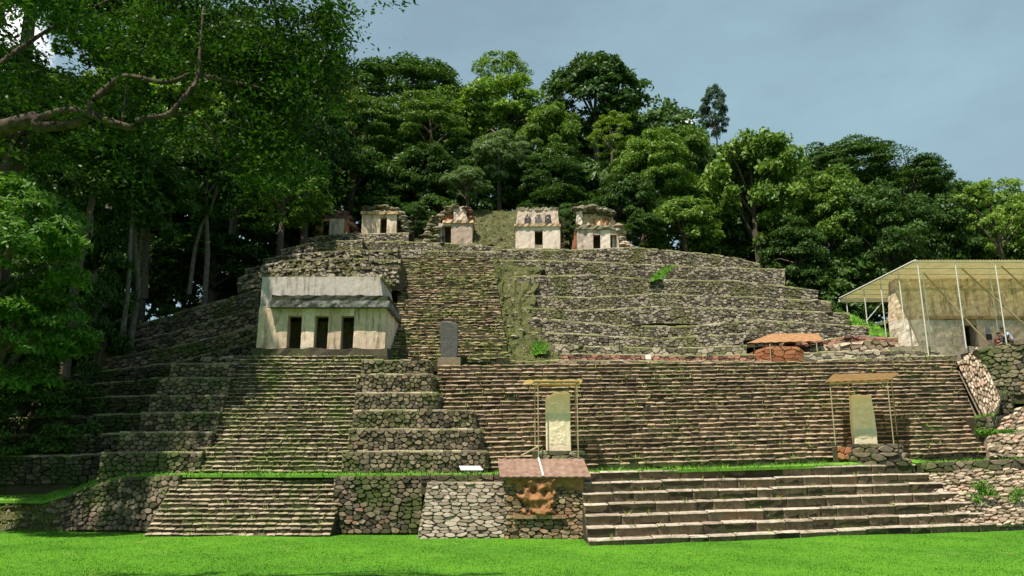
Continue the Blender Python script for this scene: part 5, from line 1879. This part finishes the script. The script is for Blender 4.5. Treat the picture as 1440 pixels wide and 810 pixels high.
def tree(label, u, vt, vb, hw, Y, kind, var, mat, bark='bark', trunk_r=None, group=None, name='jungle_tree', base=None, crowns=1, cat='tree'):
    rg = random.Random(hash_(label) + int(u) * 7 + int(Y * 10))
    c = P(u, (vt + vb) / 2, Y)
    s = 1 / ppm(c)
    r = hw * s * 1.04
    rz = (vb - vt) / 2 * s * 1.04
    bx, by = base if base else (c.x + rg.uniform(-1, 1), c.y + rg.uniform(-0.6, 1.2))
    z0_ = gz(bx, by) - 0.2
    t = thing(name, label, cat, (bx, by, z0_), group or ('forest trees around the pyramid' if cat == 'tree' else None))
    tr = trunk_r or max(0.12, 0.045 * r + 0.06)
    mb = MB()
    top = c + Vector((0, 0, rz * 0.35))
    mid = Vector((bx, by, z0_)).lerp(top, 0.5) + Vector((rg.uniform(-0.4, 0.4), rg.uniform(-0.4, 0.4), 0))
    mb.tube([(bx, by, z0_), mid, Vector((bx, by, z0_)).lerp(top, 0.75), top], [tr * 1.25, tr, tr * 0.7, tr * 0.2], 8)
    for k in range(6):
        a0 = rg.uniform(0, 6.28)
        tb = max(0.3, min(0.9, (c.z - rz * 0.8 - z0_) / max(0.1, top.z - z0_)))
        st = Vector((bx, by, z0_)).lerp(top, rg.uniform(tb, max(tb + 0.05, 0.9)))
        e_ = c + Vector((math.cos(a0) * r * 0.75, math.sin(a0) * r * 0.75, rz * rg.uniform(-0.1, 0.6)))
        m_ = st.lerp(e_, 0.5) + Vector((0, 0, 0.12 * r))
        mb.tube([st, m_, e_], [tr * 0.45, tr * 0.3, tr * 0.08], 6)
    mb.build('trunk', M[bark], t, (bx, by, z0_))
    crown_obj(kind, var % len(PROTO[kind]), mat, t, c, (r, r * 0.9, rz), rg.uniform(0, 6.28))
    return t


T = tree
T('broad dark tree with flat ragged top, left of centre on the skyline', 572, 83, 190, 92, 74, 'round', 0, 'leaf_dark')
T('feathery mid green tree below the broad dark tree', 515, 122, 235, 62, 68, 'layer', 0, 'leaf_mid')
T('feathery green tree right of the gold tipped crown, under the skyline', 604, 124, 240, 60, 68, 'layer', 1, 'leaf_mid')
T('loose bright tree with open branches at the top middle of the skyline', 706, 73, 140, 50, 80, 'sparse', 0, 'leaf_light')
T('pale olive tree below the loose open-branched tree', 705, 112, 225, 72, 73, 'round', 1, 'leaf_light')
T('tallest dark green tree right of the skyline middle', 838, 66, 205, 74, 76, 'round', 2, 'leaf_dark')
T('small pale feathery tree standing in front of the forest wall', 702, 176, 262, 48, 66, 'feather', 0, 'leaf_pale')
T('bushy green tree between the pale feathery tree and the yellow green one', 775, 150, 260, 55, 69, 'round', 3, 'leaf_mid')
T('yellow green tree on the right shoulder of the tallest dark tree', 858, 152, 232, 36, 67, 'sparse', 1, 'leaf_yellow')
T('sunlit light green tree above the two-doored temple', 912, 186, 320, 66, 65, 'round', 0, 'leaf_light')
T('leafy green tree left of the slim bluish tree', 958, 172, 300, 50, 70, 'round', 1, 'leaf_mid')
T('slim bluish tree rising alone above the skyline', 1005, 122, 200, 24, 84, 'round', 3, 'leaf_blue')
T('big full crowned green tree with sunny left side', 1058, 172, 372, 82, 64, 'round', 2, 'leaf_mid')
T('umbrella shaped dark tree right of the big full crowned tree', 1190, 190, 275, 70, 72, 'layer', 0, 'leaf_dark')
T('layered dark tree at the right end of the high skyline', 1286, 215, 300, 62, 70, 'layer', 1, 'leaf_dark')
T('bright airy tree at the right edge above the sheet roof', 1396, 246, 372, 60, 62, 'sparse', 1, 'leaf_light')
T('green spreading tree below the umbrella shaped tree', 1175, 240, 400, 72, 62, 'round', 3, 'leaf_mid')
T('dark bushy tree left of the roofed temple', 1245, 262, 430, 75, 60, 'round', 0, 'leaf_dark')
T('dark tree behind the left end of the big sheet roof', 1330, 270, 420, 60, 64, 'round', 1, 'leaf_dark')
T('pale green tree at the far right behind the sheet roof', 1450, 262, 400, 55, 66, 'round', 2, 'leaf_light')
T('dark rounded tree behind the square right terrace corner', 1120, 310, 430, 55, 60, 'round', 3, 'leaf_dark')
T('gold tipped tree peeping past the overhanging branch', 486, 98, 175, 30, 70, 'round', 1, 'leaf_gold')
T('dark tree behind the leftmost small shrines', 500, 190, 315, 62, 63, 'round', 2, 'leaf_dark')
T('dark tree behind the half collapsed temple', 600, 205, 310, 60, 65, 'round', 3, 'leaf_dark')
T('dark spreading tree behind the square pink temple', 770, 222, 312, 62, 66, 'round', 0, 'leaf_dark')
T('dark tree right behind the two-doored temple', 880, 240, 352, 50, 63, 'round', 1, 'leaf_dark')
T('dark tree above the right terraces, left of the big full crowned tree', 960, 268, 370, 58, 61, 'round', 2, 'leaf_mid')
T('feathery pale sapling above the half collapsed temple', 655, 232, 285, 34, 62, 'feather', 1, 'leaf_pale')
for (lab, u, vt, vb, hw, Y, k) in (('low dark shrub filling the gap left of the half collapsed temple', 585, 286, 342, 26, 58.5, 0),
                                  ('dark shrub behind the cream walled single-door temple', 535, 272, 330, 45, 61.5, 1),
                                  ('dark shrub behind the fallen rubble side of the half collapsed temple', 610, 268, 335, 40, 61.5, 2),
                                  ('dark shrub in the gap between the square pink temple and the rightmost one', 797, 288, 348, 20, 58.5, 3),
                                  ('dark shrub behind the square pink temple and its neighbour', 790, 265, 330, 60, 63.0, 0),
                                  ('dark shrub right of the two-doored temple at the forest edge', 905, 300, 352, 36, 59.0, 1)):
    T(lab, u, vt, vb, hw, Y, 'round', k, 'leaf_dark', name='shrub', cat='shrub')
# left forest
T('olive crowned tree at the upper left edge of the photo', 25, 80, 235, 130, 32, 'round', 0, 'leaf_mid', base=(-24.5, 33.5))
T('dense dark tree rising behind the left end of the overhanging limb', 140, 120, 300, 95, 37, 'round', 2, 'leaf_dark', base=(-22.5, 39.0))
T('tall forest tree at the far upper left, above the overhanging limb', 190, -30, 130, 105, 56, 'round', 1, 'leaf_dark', 'palebark')
T('sunny forest tree seen between the forks of the overhanging limb', 215, 60, 280, 105, 50, 'round', 2, 'leaf_light', 'palebark')
T('tall green tree behind the hanging foliage at upper left', 330, 20, 240, 110, 58, 'round', 3, 'leaf_dark', 'palebark')
T('dark tree with drooping foliage left of the skyline trees', 425, 60, 290, 75, 56, 'round', 0, 'leaf_dark')
T('light feathery tree hanging over the left terraces', 400, 220, 330, 70, 52, 'feather', 0, 'leaf_mid')
T('dark forest tree with a pale leaning trunk, left of the pyramid', 290, 180, 320, 80, 47, 'round', 1, 'leaf_dark', 'palebark', 0.16, base=(-19.0, 47.0))
T('dark forest tree with a straight whitish trunk by the left terraces', 190, 190, 360, 80, 43, 'round', 2, 'leaf_dark', 'palebark', 0.17, base=(-21.0, 42.0))
T('dark forest tree with a reddish trunk deep in the left forest', 110, 170, 340, 90, 46, 'round', 3, 'leaf_dark', 'palebark', 0.25, base=(-24.5, 48.0))
T('fresh green bushy tree at the left edge in front of the forest', 5, 238, 470, 125, 30.5, 'feather', 1, 'leaf_bush', base=(-24.0, 31.5))
T('lower fresh green tree at the left edge, below the bushy one', 30, 370, 560, 100, 33.5, 'feather', 0, 'leaf_bush', base=(-25.0, 34.5))
T('dark shaggy shrub hiding the foot of the left forest', 40, 520, 700, 110, 37, 'round', 0, 'leaf_dark', name='shrub', cat='shrub')
T('dark undergrowth tree between the left trunks', 130, 330, 560, 70, 41, 'round', 3, 'leaf_dark')
T('dark undergrowth tree above the left terraces', 300, 320, 420, 90, 53, 'round', 2, 'leaf_dark')
T('dark undergrowth tree left of the shrines', 405, 270, 350, 70, 58, 'round', 1, 'leaf_dark')
T('huge forest tree outside the left edge that shades the terraces', -150, -10, 320, 175, 38, 'round', 0, 'leaf_mid', trunk_r=0.5)
T('second forest tree outside the left edge above the terraces', -150, -140, 110, 150, 36, 'round', 1, 'leaf_mid', trunk_r=0.5)
T('giant shade tree beyond the upper left corner', 10, -300, 20, 165, 30.5, 'round', 3, 'leaf_dark', trunk_r=0.5, base=(-25.5, 32.0))  # unseen tree, added to keep the sun off the left terraces
T('tall shade tree above the top left corner', 60, -230, -10, 190, 34, 'round', 2, 'leaf_mid', trunk_r=0.4)  # also unseen, added to cast shade over the left slope

# unbroken forest mass behind everything
def forest_mass():
    rg = np.random.default_rng(77)
    vs, qs = [], []
    off = 0
    n = 0
    for (u, v, hw, Y) in [(450 + 60 * i, 225 + 12 * math.sin(i * 1.3), 60, 82) for i in range(9)] + \
                         [(960 + 55 * i, 255 + 9 * i, 55, 78) for i in range(11)] + \
                         [(500 + 55 * i, 275, 50, 68) for i in range(8)] + \
                         [(960 + 60 * i, 330 + 8 * i, 60, 68) for i in range(9)] + \
                         [(-60 + 62 * i, 200, 75, 72) for i in range(9)] + [(-60 + 62 * i, 320, 70, 62) for i in range(8)] + \
                         [(1150 + 50 * i, 420, 50, 60) for i in range(4)] + [(-80 + 60 * i, 420, 60, 54) for i in range(6)] + [(-80 + 55 * i, 520, 60, 45) for i in range(3)] + [(-40 + 60 * i, 480, 55, 49) for i in range(4)]:
        c = P(u, v, Y)
        r = hw / ppm(c) * 1.35
        vv_, qq_ = PROTO['round'][n % 4]
        n += 1
        sel = rg.permutation(len(qq_))[:6000]
        a_ = rg.uniform(0, 6.28)
        R = np.array([[math.cos(a_), -math.sin(a_), 0], [math.sin(a_), math.cos(a_), 0], [0, 0, 1]])
        vq = vv_[qq_[sel]]                        # (n,4,3)
        cc = vq.mean(1, keepdims=True)
        vq = cc + (vq - cc) * 1.6
        vq = vq.reshape(-1, 3) @ R.T * np.array([r, r * 0.7, r]) + np.array(c)
        vs.append(vq)
        qs.append(np.arange(len(vq)).reshape(-1, 4) + off)
        off += len(vq)
    o = bpy.data.objects.new('forest', np_mesh('forest', np.concatenate(vs), np.concatenate(qs), M['leaf_dark']))
    COL.objects.link(o)
    o['kind'] = 'stuff'
    o['label'] = 'unbroken dark jungle mass filling in behind the single trees'
    o['category'] = 'forest'


forest_mass()

# bare trunks and a vine in the left forest
for (lab, pts, r, bk) in (
        ('whitish slender trunk in the dark forest left of the terraces', [(175, 448, 41), (178, 425, 41), (181, 395, 41), (184, 330, 41), (190, 260, 41)], 0.13, 'palebark'),
        ('grey leaning trunk above the left terraces', [(268, 392, 47), (274, 350, 47), (283, 318, 47), (296, 296, 47), (310, 240, 47)], 0.12, 'palebark'),
        ('stout reddish trunk pair deep in the left forest', [(206, 398, 46), (205, 370, 46), (208, 340, 46), (205, 280, 46)], 0.17, 'bark')):
    P0 = [P(*q) for q in pts]
    P0[0].z -= 1.0
    t = thing('tree_trunk', lab, 'tree', P0[0])
    mb = MB()
    mb.tube(P0, [r * 1.2, r, r * 0.9, r * 0.8, r * 0.6][:len(P0)], 8)
    mb.build('trunk', M[bk], t)
    crown_obj('sparse', 0, 'leaf_dark', t, P0[-1] + Vector((0, 0, 1.5)), (2.6, 2.6, 2.0))
t = thing('vine', 'pale dead vine hanging in the dark forest at left', 'vine', P(122, 348, 40))
mb = MB()
mb.tube([P(122, 348, 40), P(130, 330, 40), P(131, 305, 40), P(126, 300, 40), P(133, 285, 40), P(142, 250, 40)], [0.03, 0.04, 0.045, 0.045, 0.04, 0.03], 6)
mb.build('stem', M['palebark'], t)
t = thing('fallen_log', 'fallen grey log lying on the shaded left terraces', 'log', P(166, 452, 41.5))
mb = MB()
mb.tube([P(164, 453, 41.3), P(180, 445, 41.3), P(194, 436, 41.3)], [0.1, 0.09, 0.06], 7)
mb.build('trunk', M['palebark'], t)

# overhanging tree in front at upper left
def overhang():
    rg = random.Random(90)
    ng = np.random.default_rng(90)
    Yb = 13.0
    base = Vector((-11.6, 12.5, 0))
    t = thing('overhanging_tree', 'nearby tree reaching over the plaza with a thick crooked limb at upper left', 'tree', base)
    s = Yb / F
    br = [
        ([(-130, 235, 12.6), (-60, 200, 12.8), (0, 181, 13), (48, 168, 13), (56, 178, 13), (112, 172, 13), (124, 160, 13.0)], [22, 18, 16, 15, 11, 9, 8]),
        ([(120, 165, 13.0), (128, 145, 13.1), (150, 125, 13.2), (172, 109, 13.2), (200, 111, 13.3), (230, 116, 13.3), (250, 112, 13.4), (275, 104, 13.5), (330, 116, 13.6), (390, 130, 13.8)], [8, 8, 7, 7, 6, 5, 5, 4, 4, 2]),
        ([(56, 168, 13), (90, 156, 12.9), (125, 160, 12.9), (150, 170, 12.8), (186, 179, 12.8), (198, 168, 12.8), (236, 162, 12.9), (252, 145, 12.9), (266, 128, 13.0), (278, 108, 13.1), (282, 60, 13.2), (286, 10, 13.3)], [10, 8, 7, 7, 7, 6, 6, 5, 5, 4, 3, 2]),
        ([(172, 170, 12.8), (176, 140, 12.7), (178, 120, 12.6)], [3, 2, 1]),
        ([(275, 104, 13.5), (300, 110, 13.5), (350, 120, 13.8), (385, 95, 14), (415, 70, 14.2), (440, 60, 14.3)], [4, 4, 3, 3, 2, 1]),
        ([(230, 162, 12.9), (270, 160, 13), (300, 190, 13.2), (310, 230, 13.4)], [3, 3, 2, 1]),
        ([(-60, 200, 12.8), (-30, 120, 13.6), (40, 60, 14.4), (110, 20, 14.8), (200, -20, 15)], [10, 7, 5, 3, 2]),
        ([(-60, 200, 12.8), (-80, 60, 13.4), (-40, -100, 14), (80, -200, 14.6), (260, -230, 15)], [14, 12, 10, 7, 4]),
        ([(80, -200, 14.6), (250, -140, 15), (400, -60, 15), (520, -20, 15)], [6, 5, 3, 1.5]),
    ]
    mb = MB()
    mb.tube([base + Vector((0, 0, -0.3)), base + Vector((0.1, 0, 2)), base + Vector((0.3, 0, 4.5)), P(-150, 250, 12.6), P(-130, 235, 12.6), P(-80, 60, 13.4), P(-40, -100, 14)], [0.62, 0.5, 0.42, 0.36, 0.34, 0.2, 0.13], 12)
    mb.build('trunk', M['limbbark'], t, base, smooth=True)
    for pts, rad in br:
        mb = MB()
        P3 = [P(*q) for q in pts]
        # smooth resample
        Q, Rr = [], []
        for i in range(len(P3) - 1):
            p_1 = P3[max(0, i - 1)]
            p0, p1 = P3[i], P3[i + 1]
            p2 = P3[min(len(P3) - 1, i + 2)]
            for k in range(4):
                f = k / 4
                q = 0.5 * ((2 * p0) + (p1 - p_1) * f + (2 * p_1 - 5 * p0 + 4 * p1 - p2) * f * f + (3 * p0 - p_1 - 3 * p1 + p2) * f ** 3)
                Q.append(q)
                Rr.append((rad[i] + (rad[i + 1] - rad[i]) * f) * s * 0.8 * rg.uniform(0.88, 1.12))
        Q.append(P3[-1])
        Rr.append(rad[-1] * s * 0.8)
        mb.tube(Q, Rr, 8)
        mb.build('limb', M['limbbark'], t, P3[0], smooth=True)
    # twig clusters: (u, v, Y, spread)
    cl = []
    def dens(u, v):
        if v < 0:
            return 0.55 if u < 470 else 0.0
        top = 1.0 if v < 110 else 0.0
        if u > 440:
            return 0.85 if v < 110 and u < 484 else (0.5 if v < 230 and u < 475 else 0)
        if u > 340:
            return 1.0 if v < 200 else (0.5 if v < 265 else 0)
        if u < 84 and -6 < v < 98:
            return 0.0
        if v < 100:
            return 0.8
        if 150 < u and v < 235:
            return 0.32 if math.sin(u * 0.05) * math.sin(v * 0.06 + 1) > -0.1 else 0.08
        if v < 150:
            return 0.2
        return 0.08 if v < 240 else 0
    for _ in range(14000):
        u, v = rg.uniform(-200, 484), rg.uniform(-60, 265)
        if rg.random() > dens(u, v) or math.sin(u * 0.031 + v * 0.017) + math.sin(v * 0.052 - u * 0.014 + 2) + rg.uniform(-0.7, 0.7) < -0.75:
            continue
        if v < -40 and rg.random() < 0.6:
            continue
        Y = rg.uniform(13.4, 15.6) if rg.random() < 0.93 else rg.uniform(11.8, 13)
        cl.append(P(u, v, Y))
        if len(cl) > 430:
            break
    for (u, v) in [(rg.uniform(-10, 95), rg.uniform(-20, 52) - 0) for _ in range(16)]:
        if v < 4 or u > 100:
            cl.append(P(u, v, rg.uniform(9.5, 11)))
    for (u, v) in [(rg.uniform(512, 560), rg.uniform(-22, -6)) for _ in range(1)]:
        cl.append(P(u, v, 14.5))
    # upper crown, unseen above the frame, added to shade the limb's foliage
    ups = []
    while len(ups) < 105:
        p = Vector((rg.uniform(-14, -2.2), rg.uniform(8.8, 11.6), rg.uniform(10.2, 13.2)))
        dep = p.y * CP + (p.z - H) * SP
        vv_ = 405 - F * (-p.y * SP + (p.z - H) * CP) / dep
        if vv_ < -70 and math.sin(p.x * 1.3 + 1) + math.sin(p.y * 2.1 + p.z) > -0.9:
            ups.append(p)
    cl += ups
    upset = set(id(p) for p in ups)
    cs, od = [], []
    for c in cl:
        n = rg.randint(200, 330) if id(c) in upset else rg.randint(70, 190)
        kq = rg.uniform(1.3, 1.9) if id(c) in upset else rg.uniform(0.6, 1.25)
        q = ng.normal(0, 1, (n, 3)) * np.array([0.25, 0.25, 0.11]) * kq
        q[:, 2] -= 0.35 * (q[:, 0] ** 2 + q[:, 1] ** 2) / 0.3
        cs.append(np.array(c) + q)
        od.append(np.tile(np.array([0, 0, 0.6]), (n, 1)))
    v_, q_ = leaf_quads(np.concatenate(cs), np.concatenate(od), 0.105, 0.45, ng, 0.8, 0.7)
    o = bpy.data.objects.new('foliage', np_mesh('foliage', v_ - np.array(base), q_, M['leaf_fore']))
    COL.objects.link(o)
    o.parent = t
    # the outer crown, out of sight to the left and above
    for (u, v, Y, r, k) in ((-460, -60, 11, 2.2, 0),):
        c = P(u, v, Y)
        crown_obj('round', k, 'leaf_fore', t, c, (r, r, r * 0.7))


overhang()

mbk = MB()
for (p, r) in ROCKS:
    add_rock(mbk, p, r, rng, 0.8)
o = mbk.build('loose_stones', M['hill'])
o['kind'] = 'stuff'
o['label'] = 'loose grey stones strewn along the terrace ledges'
o['category'] = 'stones'

# ------------------------------------------------------------------ grass on ledges
for kind in ('ledge', 'fresh'):
    pts = [p for (p, k) in LEDGE if k == kind]
    ex = []
    for p in pts:
        for _ in range(5):
            ex.append((p[0] + rng.gauss(0, 0.07), p[1] + rng.gauss(0, 0.07), p[2] - 0.02))
    hts = nrg.uniform(0.06, 0.2, len(ex))
    if ex:
        blades('ledge_grass', ex, hts, 0.022, M[kind], 'dry yellowish grass tufts growing along terrace ledges and steps' if kind == 'ledge' else 'fresh green grass tufts along the front ledge and banks', 'grass', 0.7)
